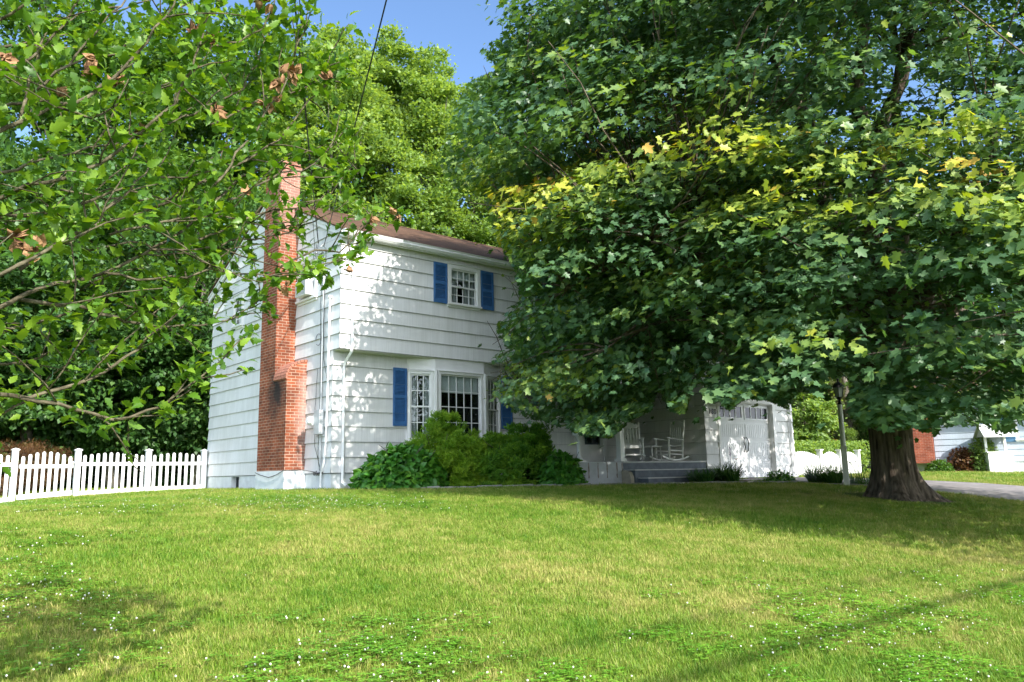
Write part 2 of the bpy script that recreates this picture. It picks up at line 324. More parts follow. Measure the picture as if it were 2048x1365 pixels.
def scatter(tmpl, P, D, Nn, S, t):
    """leaf template at P with axis D, normal hint Nn, size S, tint t -> V, sizes, idx, tt"""
    T, F = tmpl; k = len(T); n = len(P)
    D = norm(D); Y = norm(np.cross(Nn, D)); Z = np.cross(D, Y)
    V = P[:, None, :] + S[:, None, None] * (T[None, :, 0, None] * D[:, None, :] + T[None, :, 1, None] * Y[:, None, :] + T[None, :, 2, None] * Z[:, None, :])
    base = (np.arange(n) * k)[:, None]
    flat = np.concatenate([np.array(f) for f in F]); sizes = np.array([len(f) for f in F])
    return V.reshape(-1, 3), np.tile(sizes, n), (base + flat[None, :]).ravel(), np.repeat(t, k)
def leaves(name, tmpl, P, D, Nn, S, t, m, parent):
    V, s, i, tt = scatter(tmpl, P, D, Nn, S, t); return bulk(name, V, s, i, m, parent, tt)

# ------------------------------------------------------------------ ground
def axis(lo, hi, dense_lo, dense_hi, step, grow=1.18):
    a = list(np.arange(dense_lo, dense_hi + 1e-6, step)); s = step
    while a[-1] < hi: s *= grow; a.append(a[-1] + s)
    s = step; b = []
    x = dense_lo
    while x > lo: s *= grow; x -= s; b.append(x)
    return np.array(b[::-1] + a)
gx = axis(-300, 400, -16, 40, .5); gy = axis(-200, 400, -18, 14, .5)
XX, YY = np.meshgrid(gx, gy, indexing='xy'); ZZ = terr_np(XX, YY)
ZZ = np.where((XX > .3) & (XX < 9.5) & (YY > .3) & (YY < 7), -.3, ZZ)
nx, ny = len(gx), len(gy); ii = np.arange(nx * ny).reshape(ny, nx)
q = np.stack([ii[:-1, :-1], ii[:-1, 1:], ii[1:, 1:], ii[1:, :-1]], -1).reshape(-1, 4)
def mat_ground():
    m, nt, b, N, L = nodes('lawn_soil_and_thatch')
    ge = N.new('ShaderNodeNewGeometry'); n1 = N.new('ShaderNodeTexNoise'); n1.inputs['Scale'].default_value = .35; n1.inputs['Detail'].default_value = 8
    n2 = N.new('ShaderNodeTexNoise'); n2.inputs['Scale'].default_value = 22; n2.inputs['Detail'].default_value = 8
    L.new(ge.outputs['Position'], n1.inputs[0]); L.new(ge.outputs['Position'], n2.inputs[0])
    c1 = N.new('ShaderNodeValToRGB'); c1.color_ramp.elements[0].color = (.075, .15, .022, 1); c1.color_ramp.elements[1].color = (.2, .24, .06, 1); c1.color_ramp.elements[0].position = .35; c1.color_ramp.elements[1].position = .68
    c2 = N.new('ShaderNodeValToRGB'); c2.color_ramp.elements[0].color = (.45, .45, .45, 1); c2.color_ramp.elements[1].color = (1.25, 1.25, 1.25, 1); c2.color_ramp.elements[0].position = .3; c2.color_ramp.elements[1].position = .7
    L.new(n1.outputs[0], c1.inputs[0]); L.new(n2.outputs[0], c2.inputs[0]); mx = N.new('ShaderNodeMixRGB'); mx.blend_type = 'MULTIPLY'; mx.inputs[0].default_value = 1
    L.new(c1.outputs[0], mx.inputs[1]); L.new(c2.outputs[0], mx.inputs[2]); L.new(mx.outputs[0], b.inputs['Base Color'])
    bp = N.new('ShaderNodeBump'); bp.inputs['Distance'].default_value = .05; bp.inputs['Strength'].default_value = .8; L.new(n2.outputs[0], bp.inputs['Height']); L.new(bp.outputs[0], b.inputs['Normal'])
    setp(b, Roughness=.95); b.inputs['Specular IOR Level'].default_value = .1; return m
M['ground'] = mat_ground()
g = bulk('ground', np.stack([XX.ravel(), YY.ravel(), ZZ.ravel()], -1), np.full(len(q), 4), q.ravel(), M['ground'], smooth=True)
tag(g, kind='structure')
def sheet(name, left, right, m, lift=.006, nseg=10):
    """strip between two polylines laid on the terrain"""
    V = []; F = []
    for (a, b) in zip(left, right):
        for k in range(nseg + 1):
            x = a[0] + (b[0] - a[0]) * k / nseg; y = a[1] + (b[1] - a[1]) * k / nseg
            V.append((x, y, terr(x, y) + lift))
    for i in range(len(left) - 1):
        for k in range(nseg):
            a = i * (nseg + 1) + k; F.append((a, a + 1, a + nseg + 2, a + nseg + 1))
    mb = MB(); mb.add(V, F); return mb.build(name, m)
ys = [-2.35, -3, -4, -5, -6, -7, -8, -9, -10, -11, -12, -13, -14, -15, -16, -17, -18]
def dl(y): return 10.35 + (0.25 if -9 < y < -6 else 0) - max(0, -y - 12) * .25
def dr(y): return 14.3 + min(1.6, max(0, (-y - 2.5) * .35)) + max(0, -y - 12) * .3
dv = sheet('driveway', [(dl(y), y) for y in ys], [(dr(y), y) for y in ys], M['asphalt'], .03, 14); tag(dv, kind='structure')
# planting bed
EDGE = [(.35, -1.6), (1.3, -2.15), (2.4, -2.4), (3.4, -2.6), (4.4, -3.0), (5.2, -3.25), (6.2, -3.45), (7.2, -3.7), (8.2, -3.9), (9.2, -4.3), (10.05, -4.9)]
INN = [(.35, -.03), (1.3, -.03), (2.4, -.03), (3.4, -.03), (4.4, -.03), (5.2, -2.45), (6.2, -2.45), (7.2, -2.45), (8.2, -2.45), (9.2, -2.45), (10.2, -2.45)]
bed = sheet('planting_bed', EDGE, INN, M['mulch'], .03, 8); tag(bed, kind='structure')
rnd = random.Random(4)
es = MB()
for i in range(len(EDGE) - 1):
    a, b = EDGE[i], EDGE[i + 1]; L_ = math.dist(a, b); n = max(1, round(L_ / .28)); ang = math.atan2(b[1] - a[1], b[0] - a[0])
    for k in range(n):
        s0 = k / n; s1 = (k + .94) / n
        p0 = (a[0] + (b[0] - a[0]) * s0, a[1] + (b[1] - a[1]) * s0); p1 = (a[0] + (b[0] - a[0]) * s1, a[1] + (b[1] - a[1]) * s1)
        nx_, ny_ = -math.sin(ang) * .06, math.cos(ang) * .06; j = rnd.uniform(-.012, .012)
        z = terr(*p0); h = .05 + rnd.uniform(0, .02)
        es.hexa([(p0[0] - nx_ + j, p0[1] - ny_ + j, z - .05), (p1[0] - nx_ + j, p1[1] - ny_ + j, z - .05), (p1[0] + nx_, p1[1] + ny_, z - .05), (p0[0] + nx_, p0[1] + ny_, z - .05),
                 (p0[0] - nx_ + j, p0[1] - ny_ + j, z + h), (p1[0] - nx_ + j, p1[1] - ny_ + j, z + h + j), (p1[0] + nx_, p1[1] + ny_, z + h), (p0[0] + nx_, p0[1] + ny_, z + h)])
o = es.build('stone_edging', M['edgestone'], bevel=.01); tag(o, 'low row of grey edging stones between the front lawn and the planting bed', 'edging')

# ------------------------------------------------------------------ house
house = thing('house', 'white two storey shingled house with blue shutters, brick end chimney and attached garage', 'house')
C0, CS = .316, .33
def siding(F, u0f, u1f, z0, z1, openings=(), extra=()):
    """tapered shingle courses; u0f/u1f: numbers or functions of z"""
    fu0 = u0f if callable(u0f) else (lambda z: u0f); fu1 = u1f if callable(u1f) else (lambda z: u1f)
    mb = MB(); k0 = math.floor((z0 - C0) / CS + 1e-6); off = lambda z, kb: .03 - .026 * (z - kb) / CS
    zs = {z0, z1} | {o_[2] for o_ in openings} | {o_[3] for o_ in openings} | set(extra)
    k = k0
    while C0 + k * CS < z1 - 1e-6:
        kb = C0 + k * CS; kt = kb + CS; a = max(kb, z0); b = min(kt, z1)
        br = sorted({a, b} | {z for z in zs if a + 1e-4 < z < b - 1e-4})
        for s, e in zip(br[:-1], br[1:]):
            mid = (s + e) / 2; ivs = [(None, None)]
            ops = sorted([(o_[0], o_[1]) for o_ in openings if o_[2] < mid < o_[3]])
            segs = []; cur = 'L'
            cs, ce = fu0(s), fu0(e)
            for (oa, ob) in ops:
                segs.append((cs, ce, oa, oa)); cs, ce = ob, ob
            segs.append((cs, ce, fu1(s), fu1(e)))
            for (a0, a1, b0, b1) in segs:
                if b0 - a0 < 1e-4 and b1 - a1 < 1e-4: continue
                b0 = max(b0, a0); b1 = max(b1, a1)
                os_, oe = off(s, kb), off(e, kb)
                mb.add([F(a0, os_, s), F(b0, os_, s), F(b1, oe, e), F(a1, oe, e)], [(0, 1, 2, 3)])
                if abs(s - kb) < 1e-5 or s == z0:
                    mb.mi = 1; mb.add([F(a0, .0, s), F(b0, .0, s), F(b0, os_, s), F(a0, os_, s), F(a0, os_ + .0015, s + .007), F(b0, os_ + .0015, s + .007)], [(0, 1, 2, 3), (3, 2, 5, 4)]); mb.mi = 0  # course shadow line painted on the lip and a thin front strip
        k += 1
    return mb
FG = frame((0, 0, 0), (0, 1, 0), (-1, 0, 0))          # gable: u = y
FU = frame((0, -.298, 0), (1, 0, 0), (0, -1, 0))      # upper front
FL = frame((0, 0, 0), (1, 0, 0), (0, -1, 0))          # lower front
FS = frame((9.775, 0, 0), (0, 1, 0), (-1, 0, 0))      # garage side wall in the porch
FF = frame((0, -2.5, 0), (1, 0, 0), (0, -1, 0))       # garage front
def zroof(y): return 5.58 + (y + .5) * .456 if y <= 3.5 else 7.404 - (y - 3.5) * .456
gz0 = 5.45
low = siding(FG, -.02, 7.3, .316, 2.956, [])
up0 = siding(FG, -.318, 7.3, 2.956, 5.45, [(.87, 1.63, 4.32, 5.2), (5.16, 5.66, 4.34, 5.08)])
up1 = siding(FG, lambda z: -.318 + (z - 5.45) / .456, lambda z: 7.3 - (z - 5.45) / .456, 5.45, 7.18, [])
gw = MB(); 
for s_ in (low, up0, up1):
    gw.add(s_.v, s_.f); gw.m[-len(s_.f):] = s_.m
gw.build('gable_wall', [M['siding'], M['butt_shade']], house)
fw = siding(FU, -.02, 9.77, 2.956, 5.5, [(2.93, 3.72, 4.3, 5.2), (7.51, 8.3, 4.3, 5.2)]); fw.build('upper_front_wall', [M['siding'], M['butt_shade']], house)
fl = siding(FL, -.02, 9.77, .316, 2.95, [(1.95, 4.58, .7, 3), (7.5, 8.42, .3, 2.52)]); fl.build('lower_front_wall', [M['siding'], M['butt_shade']], house)
gs = siding(FS, -2.52, -.0, .316, 2.95); gs.build('porch_side_wall', [M['siding'], M['butt_shade']], house)
gf = siding(FF, 9.755, 14.22, -.014, 3.05, [(10.44, 13.1, -.1, 2.12)]); gf.build('garage_front_wall', [M['siding'], M['butt_shade']], house)
FR = frame((14.2, 0, 0), (0, 1, 0), (1, 0, 0)); FRU = frame((9.75, 0, 0), (0, 1, 0), (1, 0, 0)); FB = frame((0, 7.3, 0), (1, 0, 0), (0, 1, 0)); FGB = frame((0, 5.2, 0), (1, 0, 0), (0, 1, 0))
w = siding(FR, -2.52, 5.2, -.014, 3.1); t2 = siding(FR, lambda z: -2.5 + (z - 3.1) / .45, lambda z: 5.2 - (z - 3.1) / .45, 3.1, 4.8); w.add(t2.v, t2.f)
t3 = siding(FGB, 9.8, 14.2, -.014, 3.1); w.add(t3.v, t3.f); w.build('garage_rear_walls', [M['siding'], M['butt_shade']], house)
w = siding(FRU, -.298, 7.3, 2.956, 5.45); t2 = siding(FRU, lambda z: -.298 + (z - 5.45) / .456, lambda z: 7.3 - (z - 5.45) / .456, 5.45, 7.15); w.add(t2.v, t2.f)
t3 = siding(FB, 0, 9.75, .316, 5.45); w.add(t3.v, t3.f); t4 = siding(FRU, 5.2, 7.3, .316, 2.956); w.add(t4.v, t4.f); w.build('rear_wall', [M['siding'], M['butt_shade']], house)
# foundation, with a basement window well
fd = MB(); fd.box(.0, 9.6, .01, .2, -.3, .305); fd.box(.0, .2, .2, 4.93, -.3, .305); fd.box(.0, .2, 5.5, 7.29, -.3, .305); fd.box(.0, .2, 4.93, 5.5, -.3, -.03); fd.box(.0, .2, 4.93, 5.5, .29, .305)
fd.box(.2, 9.6, 7.1, 7.28, -.3, .305)
fd.build('foundation', M['found'], house)
b_ = MB(); b_.box(.13, .15, 4.93, 5.5, -.03, .29); bw = b_.build('basement_window', M['dark'], house); b_ = MB(); b_.box(.1, .13, 5.2, 5.24, -.03, .29); b_.build('frame', M['trim'], bw)
# overhang soffit + eave soffit, water table
so_ = MB(); so_.box(-.0, 9.77, -.296, -.002, 2.935, 2.952); so_.box(-.0, 9.75, -.42, -.3, 5.43, 5.45); so_.build('soffit', M['soffit'], house)
tr = MB(); tr.box(-.02, 9.77, -.445, -.42, 5.41, 5.6); 
for sgn in (0, 1):
    if sgn == 0: P = [(-.47, 5.39), (3.5, 7.2), (3.5, 7.36), (-.47, 5.555)]
    else: P = [(3.5, 7.2), (7.6, 5.33), (7.6, 5.5), (3.5, 7.36)]
    tr.prism(P, FG, .03, .075); P2 = [(a + (0), z + .0) for a, z in P]
    tr.prism([(P[3][0], P[3][1] - .06), (P[2][0], P[2][1] - .06), P[2], P[3]] if sgn == 0 else [(P[3][0], P[3][1] - .06), (P[2][0], P[2][1] - .06), P[2], P[3]], FG, .078, .1)
tr.build('rake_board', M['trim'], house)
rf = MB()
th = .03
for (ya, yb) in ((-.5, 3.5), (3.5, 7.55)):
    za, zb = zroof(ya), zroof(yb)
    rf.hexa([(-.13, ya, za - th), (9.88, ya, za - th), (9.88, yb, zb - th), (-.13, yb, zb - th), (-.13, ya, za), (9.88, ya, za), (9.88, yb, zb), (-.13, yb, zb)])
for i in range(33): rf.hexa([(-.14 + i * .304, 3.37, 7.352), (.16 + i * .304, 3.37, 7.352), (.16 + i * .304, 3.5, 7.412), (-.14 + i * .304, 3.5, 7.412), (-.14 + i * .304, 3.37, 7.362), (.155 + i * .304, 3.37, 7.36), (.155 + i * .304, 3.5, 7.425), (-.14 + i * .304, 3.5, 7.425)])
roof = rf.build('roof', M['roof'], house)
rf = MB()
def slab(x0, x1, ya, za, yb, zb, th=.035):
    rf.hexa([(x0, ya, za - th), (x1, ya, za - th), (x1, yb, zb - th), (x0, yb, zb - th), (x0, ya, za), (x1, ya, za), (x1, yb, zb), (x0, yb, zb)])
slab(6.15, 9.77, -2.85, 3.12, -.3, 4.27); slab(9.775, 14.42, -2.85, 3.12, 1.35, 5.0); slab(9.775, 14.42, 1.35, 5.0, 5.5, 3.1)
rf.build('lower_roof', M['roof'], house)
pb = MB(); pb.box(6.22, 9.74, -2.52, -2.38, 2.72, 2.98); pb.box(6.22, 6.36, -2.38, -.03, 2.72, 2.98); pb.box(6.36, 9.74, -2.38, -.03, 2.9, 2.93)
pb.prism([(9.70, 2.72), (9.42, 2.72), (9.70, 2.48)], FF, -.1, .0); pb.prism([(6.40, 2.72), (6.66, 2.72), (6.5, 2.55)], FF, -.1, .0)
pb.box(6.15, 14.35, -2.8, -2.54, 2.99, 3.01); pb.build('porch_beam', M['trim'], house)
pt = MB(); pt.prism([(-.3, 2.95), (-.3, 4.2), (-2.78, 3.08), (-2.5, 2.95)], frame((6.18, 0, 0), (0, 1, 0), (-1, 0, 0)), 0, .02); pt.build('porch_gable_end', [M['siding'], M['butt_shade']], house)
def gutter(name, x0, x1, y0, z, mb=None):
    prof = [(y0 - .005, z), (y0 - .085, z + .005), (y0 - .125, z + .055), (y0 - .12, z + .085), (y0 - .14, z + .125), (y0 - .005, z + .125)]
    F = frame((x0, 0, 0), (0, 1, 0), (1, 0, 0)); m_ = MB(); m_.prism(prof, F, 0, x1 - x0); m_.build(name, M['metalwhite'], house)
gutter('gutter', -.08, 9.8, -.446, 5.43); gutter('gutter', 6.12, 14.4, -2.805, 2.99)
def ribbed(mb, pts, w=.038, d=.028): mb.tube(pts, [w] * len(pts), 4)
dp = MB(); ribbed(dp, [(.26, -.53, 5.44), (.26, -.42, 5.3), (.26, -.37, 5.2), (.26, -.37, 3.02), (.26, -.33, 2.9), (.24, -.12, 2.72), (.24, -.065, 2.6), (.24, -.065, .28), (.24, -.065, .12), (.3, -.13, .05)]); dp.build('downspout', M['metalwhite'], house)
dp = MB(); ribbed(dp, [(13.98, -2.88, 3.0), (13.98, -2.7, 2.85), (13.98, -2.575, 2.75), (13.98, -2.575, .1), (14.0, -2.7, .0)]); dp.build('downspout', M['metalwhite'], house)

# windows
def window(F, u0, u1, z0, z1, cols=4, rows=2, blind=.3, screen=True, blindmat='blind', deep=True, name='window', cas=.1, sill=True, parent=house, fixed=False, low='sheer'):
    """u0..z1 = glass opening"""
    m_ = MB(); c = cas
    m_.fbox(F, u0 - c, u0, 0, .06, z0 - .0, z1 + c); m_.fbox(F, u1, u1 + c, 0, .06, z0 - .0, z1 + c); m_.fbox(F, u0, u1, 0, .06, z1, z1 + c)
    m_.fbox(F, u0 - c - .015, u1 + c + .015, .0, .085, z1 + c, z1 + c + .02)
    if fixed: m_.fbox(F, u0, u1, 0, .06, z0 - c, z0)
    fr = m_.build(name, M['trim'], parent, bevel=.004)
    if sill:
        s_ = MB(); s_.fbox(F, u0 - c - .02, u1 + c + .02, 0, .1, z0 - .05, z0 - .001); s_.fbox(F, u0 - c, u1 + c, 0, .045, z0 - .1, z0 - .05); s_.build('sill', M['trim'], fr, bevel=.004)
    mid = (z0 + z1) / 2; sa = MB()
    def sash(a, b, d, st=.035):
        sa.fbox(F, u0, u0 + st, d, d + .03, a, b); sa.fbox(F, u1 - st, u1, d, d + .03, a, b); sa.fbox(F, u0 + st, u1 - st, d, d + .03, a, a + st); sa.fbox(F, u0 + st, u1 - st, d, d + .03, b - st, b)
        W = (u1 - u0 - 2 * st)
        for k in range(1, cols): x = u0 + st + W * k / cols; sa.fbox(F, x - .009, x + .009, d + .004, d + .024, a + st, b - st)
        for k in range(1, rows): z = a + st + (b - a - 2 * st) * k / rows; sa.fbox(F, u0 + st, u1 - st, d + .006, d + .022, z - .009, z + .009)
    if fixed: sash(z0, z1, -.02)
    else: sash(mid - .02, z1, -.01); sash(z0, mid + .02, -.035)
    sa.build('sash', M['trim'], fr)
    g_ = MB(); 
    if fixed: g_.fbox(F, u0 + .02, u1 - .02, -.008, -.004, z0 + .02, z1 - .02)
    else: g_.fbox(F, u0 + .02, u1 - .02, .002, .005, mid, z1 - .02); g_.fbox(F, u0 + .02, u1 - .02, -.022, -.018, z0 + .02, mid - .02)
    g_.build('pane', M['glass'], fr)
    d_ = MB(); D = -.5
    d_.add([F(u0, D, z0), F(u1, D, z0), F(u1, D, z1), F(u0, D, z1), F(u0, -.0, z0), F(u1, -.0, z0), F(u1, -.0, z1), F(u0, -.0, z1)], [(0, 1, 2, 3), (0, 4, 5, 1), (1, 5, 6, 2), (2, 6, 7, 3), (3, 7, 4, 0)])
    d_.build('interior', M['dark'], fr)
    if blind: b2 = MB(); b2.fbox(F, u0 + .02, u1 - .02, -.075, -.065, z1 - (z1 - z0) * blind, z1); b2.build('shade', M[blindmat], fr)
    if low:
        b3 = MB(); n = 14
        for k in range(n):
            if 4 < k < 9 and low == 'open': continue
            a = u0 + (u1 - u0) * k / n; b3.add([F(a, -.10 - .03 * (k % 2), z0), F(a + (u1 - u0) / n, -.10 - .03 * ((k + 1) % 2), z0), F(a + (u1 - u0) / n, -.10 - .03 * ((k + 1) % 2), z1), F(a, -.10 - .03 * (k % 2), z1)], [(0, 1, 2, 3)])
        b3.build('curtain', M['sheer'], fr)
    if screen: s3 = MB(); s3.fbox(F, u0 + .01, u1 - .01, -.045, -.044, z0, mid); 
    return fr
def shutter(F, u0, u1, z0, z1, parent=house):
    m_ = MB(); s = .045; mid = (z0 + z1) / 2
    m_.fbox(F, u0, u0 + s, .028, .06, z0, z1); m_.fbox(F, u1 - s, u1, .028, .06, z0, z1)
    for a, b in ((z0, z0 + .1), (mid - .035, mid + .035), (z1 - .07, z1)): m_.fbox(F, u0 + s, u1 - s, .028, .057, a, b)
    m_.fbox(F, u0 + s, u1 - s, .02, .03, z0 + .1, z1 - .07)
    for a, b in ((z0 + .1, mid - .035), (mid + .035, z1 - .07)):
        n = max(1, round((b - a) / .032)); h = (b - a) / n
        for k in range(n):
            z = a + k * h
            m_.add([F(u0 + s, .055, z + h * .18), F(u1 - s, .055, z + h * .18), F(u1 - s, .034, z + h * .95), F(u0 + s, .034, z + h * .95), F(u0 + s, .05, z + .001), F(u1 - s, .05, z + .001)], [(0, 1, 2, 3), (4, 5, 1, 0)])
    return m_.build('shutter', M['blue'], parent)
window(FU, 2.93, 3.72, 4.32, 5.18, 4, 2, .28, low='open')
window(FU, 7.51, 8.3, 4.32, 5.18, 4, 2, .28)
for a in (2.42, 3.855, 7.0, 8.435): shutter(FU, a, a + .385, 4.28, 5.265)
# window with the air conditioner in the gable, small rear window
window(FG, .87, 1.63, 4.32, 5.2, 3, 1, .95, blindmat='bamboo', low=None, name='gable_window')
window(FG, 5.16, 5.66, 4.34, 5.08, 2, 2, .3, name='small_gable_window')
# bay window
bay = MB()
A, B_, Cc, D_ = (1.87, -.0), (2.49, -.285), (3.94, -.285), (4.66, 0)
for z0, z1 in ((2.66, 2.935), (.62, .95)): bay.add([(A[0], A[1], z0), (B_[0], B_[1], z0), (Cc[0], Cc[1], z0), (D_[0], D_[1], z0), (A[0], A[1], z1), (B_[0], B_[1], z1), (Cc[0], Cc[1], z1), (D_[0], D_[1], z1)], [(0, 1, 5, 4), (1, 2, 6, 5), (2, 3, 7, 6), (0, 3, 2, 1), (4, 5, 6, 7)])
for p in (B_, Cc): bay.tube([(p[0], p[1] - .0, .9), (p[0], p[1] - .0, 2.66)], [.075, .075], 8)
bayo = bay.build('bay_window', M['trim'], house)
def fr2(a, b):
    a = Vector((a[0], a[1], 0)); b = Vector((b[0], b[1], 0)); u = (b - a).normalized(); n = Vector((u.y, -u.x, 0)); return frame(a, u, n), (b - a).length
F1, l1 = fr2(A, B_); F2, l2 = fr2(B_, Cc); F3, l3 = fr2(Cc, D_)
window(F1, .09, l1 - .11, 1.05, 2.56, 3, 2, .0, cas=.06, name='bay_side_window', parent=bayo, low='open')
window(F2, .13, l2 - .13, 1.05, 2.58, 5, 4, .28, cas=.06, fixed=True, name='bay_centre_window', parent=bayo, low=None)
window(F3, .12, l3 - .09, 1.05, 2.56, 3, 2, .0, cas=.06, name='bay_side_window', parent=bayo, low='open')
shutter(FL, 1.5, 1.86, 1.35, 2.68); shutter(FL, 4.68, 5.05, 1.35, 2.68)

# chimney
ch = MB()
ch.box(-.5, -.004, 1.85, 2.69, .39, 7.75)
arc = [(-.5, .39), (-.5, 2.42)] + [(-.5 + .5 * (1 - math.cos(t * PI / 2 / 8)) , 2.42 + .42 * math.sin(t * PI / 2 / 8)) for t in range(1, 9)] + [(-.004, .39)]
arc = [(min(a, -.004), z) for a, z in arc]
ch.prism(arc, frame((0, 1.85, 0), (1, 0, 0), (0, -1, 0)), -.0, .64)
ch.box(-.53, .03, 1.82, 2.72, 7.62, 7.7); ch.box(-.5, 0.0, 1.85, 2.69, 7.7, 7.84)
cho = ch.build('chimney', M['brick'], house)
ab = MB()
for t in range(9):
    a0 = t * PI / 2 / 9; a1 = (t + .86) * PI / 2 / 9; q4 = []
    for a in (a0, a1):
        for rr in (0, .095): q4.append((-.5 + .5 * (1 - math.cos(a)) - rr * math.cos(a) * .35 + .0, 2.42 + .42 * math.sin(a) + rr * (.35 + .65 * math.sin(a)) * .55))
    ab.prism([q4[0], q4[1], q4[3], q4[2]], frame((0, 1.85, 0), (1, 0, 0), (0, -1, 0)), .0, .655)
ab.build('chimney_shoulder', M['archbrick'], cho)
cb = MB(); cb.box(-.515, -.004, 1.19, 2.71, -.3, .392); cb.build('chimney_base', M['found'], cho)
fl_ = MB(); fl_.box(-.36, -.12, 2.1, 2.4, 7.84, 8.0); fl_.build('flue', M['archbrick'], cho)

# utilities on the gable wall
ut = MB(); ut.box(-.15, -.025, .30, .56, 1.15, 1.68); ut.box(-.06, -.02, .26, .6, 1.1, 1.14)
um = ut.build('utility_meter', M['grey'], house, bevel=.008)
ut = MB(); F = lambda u, d, z: Vector((-.13 - d, .66 + u, z))
ut.box(-.16, -.025, .585, .78, 1.36, 1.56); ut.tube([(-.15, .68, 1.46), (-.2, .68, 1.46), (-.25, .68, 1.46)], [.085, .085, .07], 16); ut.build('dial', M['metalwhite'], um)
cd_ = MB(); cd_.tube([(-.06, .085, 4.12), (-.06, .10, 3.2), (-.06, .12, 1.8), (-.06, .16, .9), (-.07, .2, .55), (-.07, .33, .3), (-.07, .35, .02)], .022, 8); cd_.lathe([(.022, 0), (.05, .03), (.045, .07), (0.01, .09)], (-.06, .085, 4.1), 10); cd_.build('conduit', M['metalwhite'], house)
cd_ = MB(); cd_.tube([(-.05, .40, 5.35), (-.05, .41, 4.2), (-.05, .43, 2.6), (-.05, .42, 1.7)], .017, 8); cd_.tube([(-.05, .42, 1.15), (-.06, .40, .9), (-.05, .37, .2)], .016, 6)
cd_.tube([(-.05, .40, 5.35), (-.09, .42, 5.42), (-.13, .44, 5.36)], .017, 8)
cd_.build('conduit', M['grey'], house)
cw = MB(); rr = random.Random(3)
def wob(pts, r=.006, n=10, j=.012):
    out = []
    for i in range(len(pts) - 1):
        for k in range(n):
            t = k / n; out.append([pts[i][c] + (pts[i + 1][c] - pts[i][c]) * t + (rr.uniform(-j, j) if c else 0) * .6 for c in range(3)])
    out.append(pts[-1]); cw.tube(out, r, 5)
wob([(-.05, .45, 5.2), (-.05, .55, 4.0), (-.05, .5, 3.2), (-.05, .47, 1.7)]); wob([(-.05, .33, 4.6), (-.06, .24, 4.45), (-.05, .36, 4.4), (-.06, .36, 3.6), (-.05, .34, 2.8), (-.05, .12, 2.2)])
wob([(-.06, .48, 1.15), (-.06, .5, .7), (-.06, .42, .4), (-.07, .3, .33), (-.06, .5, .3), (-.06, .75, .36), (-.06, 1.18, .4)]); wob([(-.06, .6, 2.6), (-.06, .7, 1.5), (-.06, .65, .9), (-.06, .4, .45)])
for k in range(5): wob([(-.06, .25 + .1 * k, .34 + .03 * (k % 2)), (-.08, .4 + .06 * k, .27), (-.06, .55 + .04 * k, .36)])
wob([(-.06, 1.18, .4), (-.53, 1.17, .4), (-.535, 1.5, .31), (-.535, 1.95, .25), (-.535, 2.4, .31), (-.53, 2.7, .37)], .007, 6, .006)
# loop of spare cable
cw.tube([(-.045, .62 + .13 * math.cos(a * PI / 8), 3.27 + .13 * math.sin(a * PI / 8)) for a in range(15)], .006, 5)
cw.build('wiring', M['cable'], house)

# porch platform + steps
pf = MB(); pf.box(4.9, 6.42, -2.5, -.03, -.3, .462); pf.box(6.42, 9.77, -2.47, -.03, -.3, .44)
for z_ in (): pass
pfo = pf.build('porch_platform', mat('porch_concrete', (.42, .45, .47), .8, .12, 5, .25), house)
ri = MB(); ri.box(6.43, 9.76, -2.495, -2.472, .27, .432); ri.box(6.5, 9.9, -2.8, -2.5, -.25, .25); ri.box(6.62, 10.0, -3.1, -2.8, -.25, .055)
st = ri.build('porch_steps', M['bluestone'], house)
td = MB(); td.box(6.42, 9.77, -2.52, -.04, .442, .472); td.box(6.45, 9.93, -2.83, -2.5, .252, .275); td.box(6.58, 10.03, -3.13, -2.83, .057, .08); td.build('tread', M['tread'], st)
sc = MB(); sc.prism([(0, -.2), (0, .25), (-.1, .26), (-.22, .22), (-.28, .1), (-.3, -.2)], frame((6.36, -2.5, 0), (0, 1, 0), (1, 0, 0)), 0, .12); sc.build('step_cheek', mat('beige_stone', (.42, .38, .3), .8, .15, 9, .2), st)
rmat = mat('rust_stained_concrete', (.24, .2, .17), .9, .35, 14, .1, col2=(.36, .33, .31))
for x in (5.24, 5.55, 5.86, 6.2, 6.39):
    rs = MB(); n = 7; rs.add([(x - .022 + rr.uniform(-.01, .01) * (i > 0), -2.5015, .45 - i * .06) for i in range(n)] + [(x + .02 + rr.uniform(-.01, .01), -2.5015, .45 - i * .06) for i in range(n)], [(i, i + 1, n + i + 1, n + i) for i in range(n - 1)])
    rs.build('rust_stain', rmat, pfo)
po = MB(); po.box(6.375, 6.525, -2.485, -2.335, .55, 2.6); po.box(6.34, 6.56, -2.51, -2.30, .473, .55); po.box(6.36, 6.54, -2.5, -2.32, 2.6, 2.719); po.build('porch_column', M['vinyl'], house, bevel=.008)

# front door
dr_ = MB(); F = FL
dr_.fbox(F, 7.4, 7.5, 0, .06, .5, 2.6); dr_.fbox(F, 8.42, 8.52, 0, .06, .5, 2.6); dr_.fbox(F, 7.5, 8.42, 0, .06, 2.52, 2.62); dr_.fbox(F, 7.38, 8.54, .0, .09, .472, .52)
door = dr_.build('front_door', M['trim'], house, bevel=.004)
d2 = MB(); d2.fbox(F, 7.5, 7.66, -.02, .035, .52, 2.52); d2.fbox(F, 8.3, 8.42, -.02, .035, .52, 2.52); d2.fbox(F, 7.66, 8.3, -.02, .035, .52, .99); d2.fbox(F, 7.66, 8.3, -.02, .035, 2.38, 2.52); d2.build('storm_door', M['trim'], door)
d2 = MB(); d2.fbox(F, 7.66, 8.3, .006, .01, .99, 2.38); d2.build('pane', M['glass'], door)
d2 = MB(); d2.fbox(F, 7.66, 8.3, -.1, -.06, .99, 2.38); 
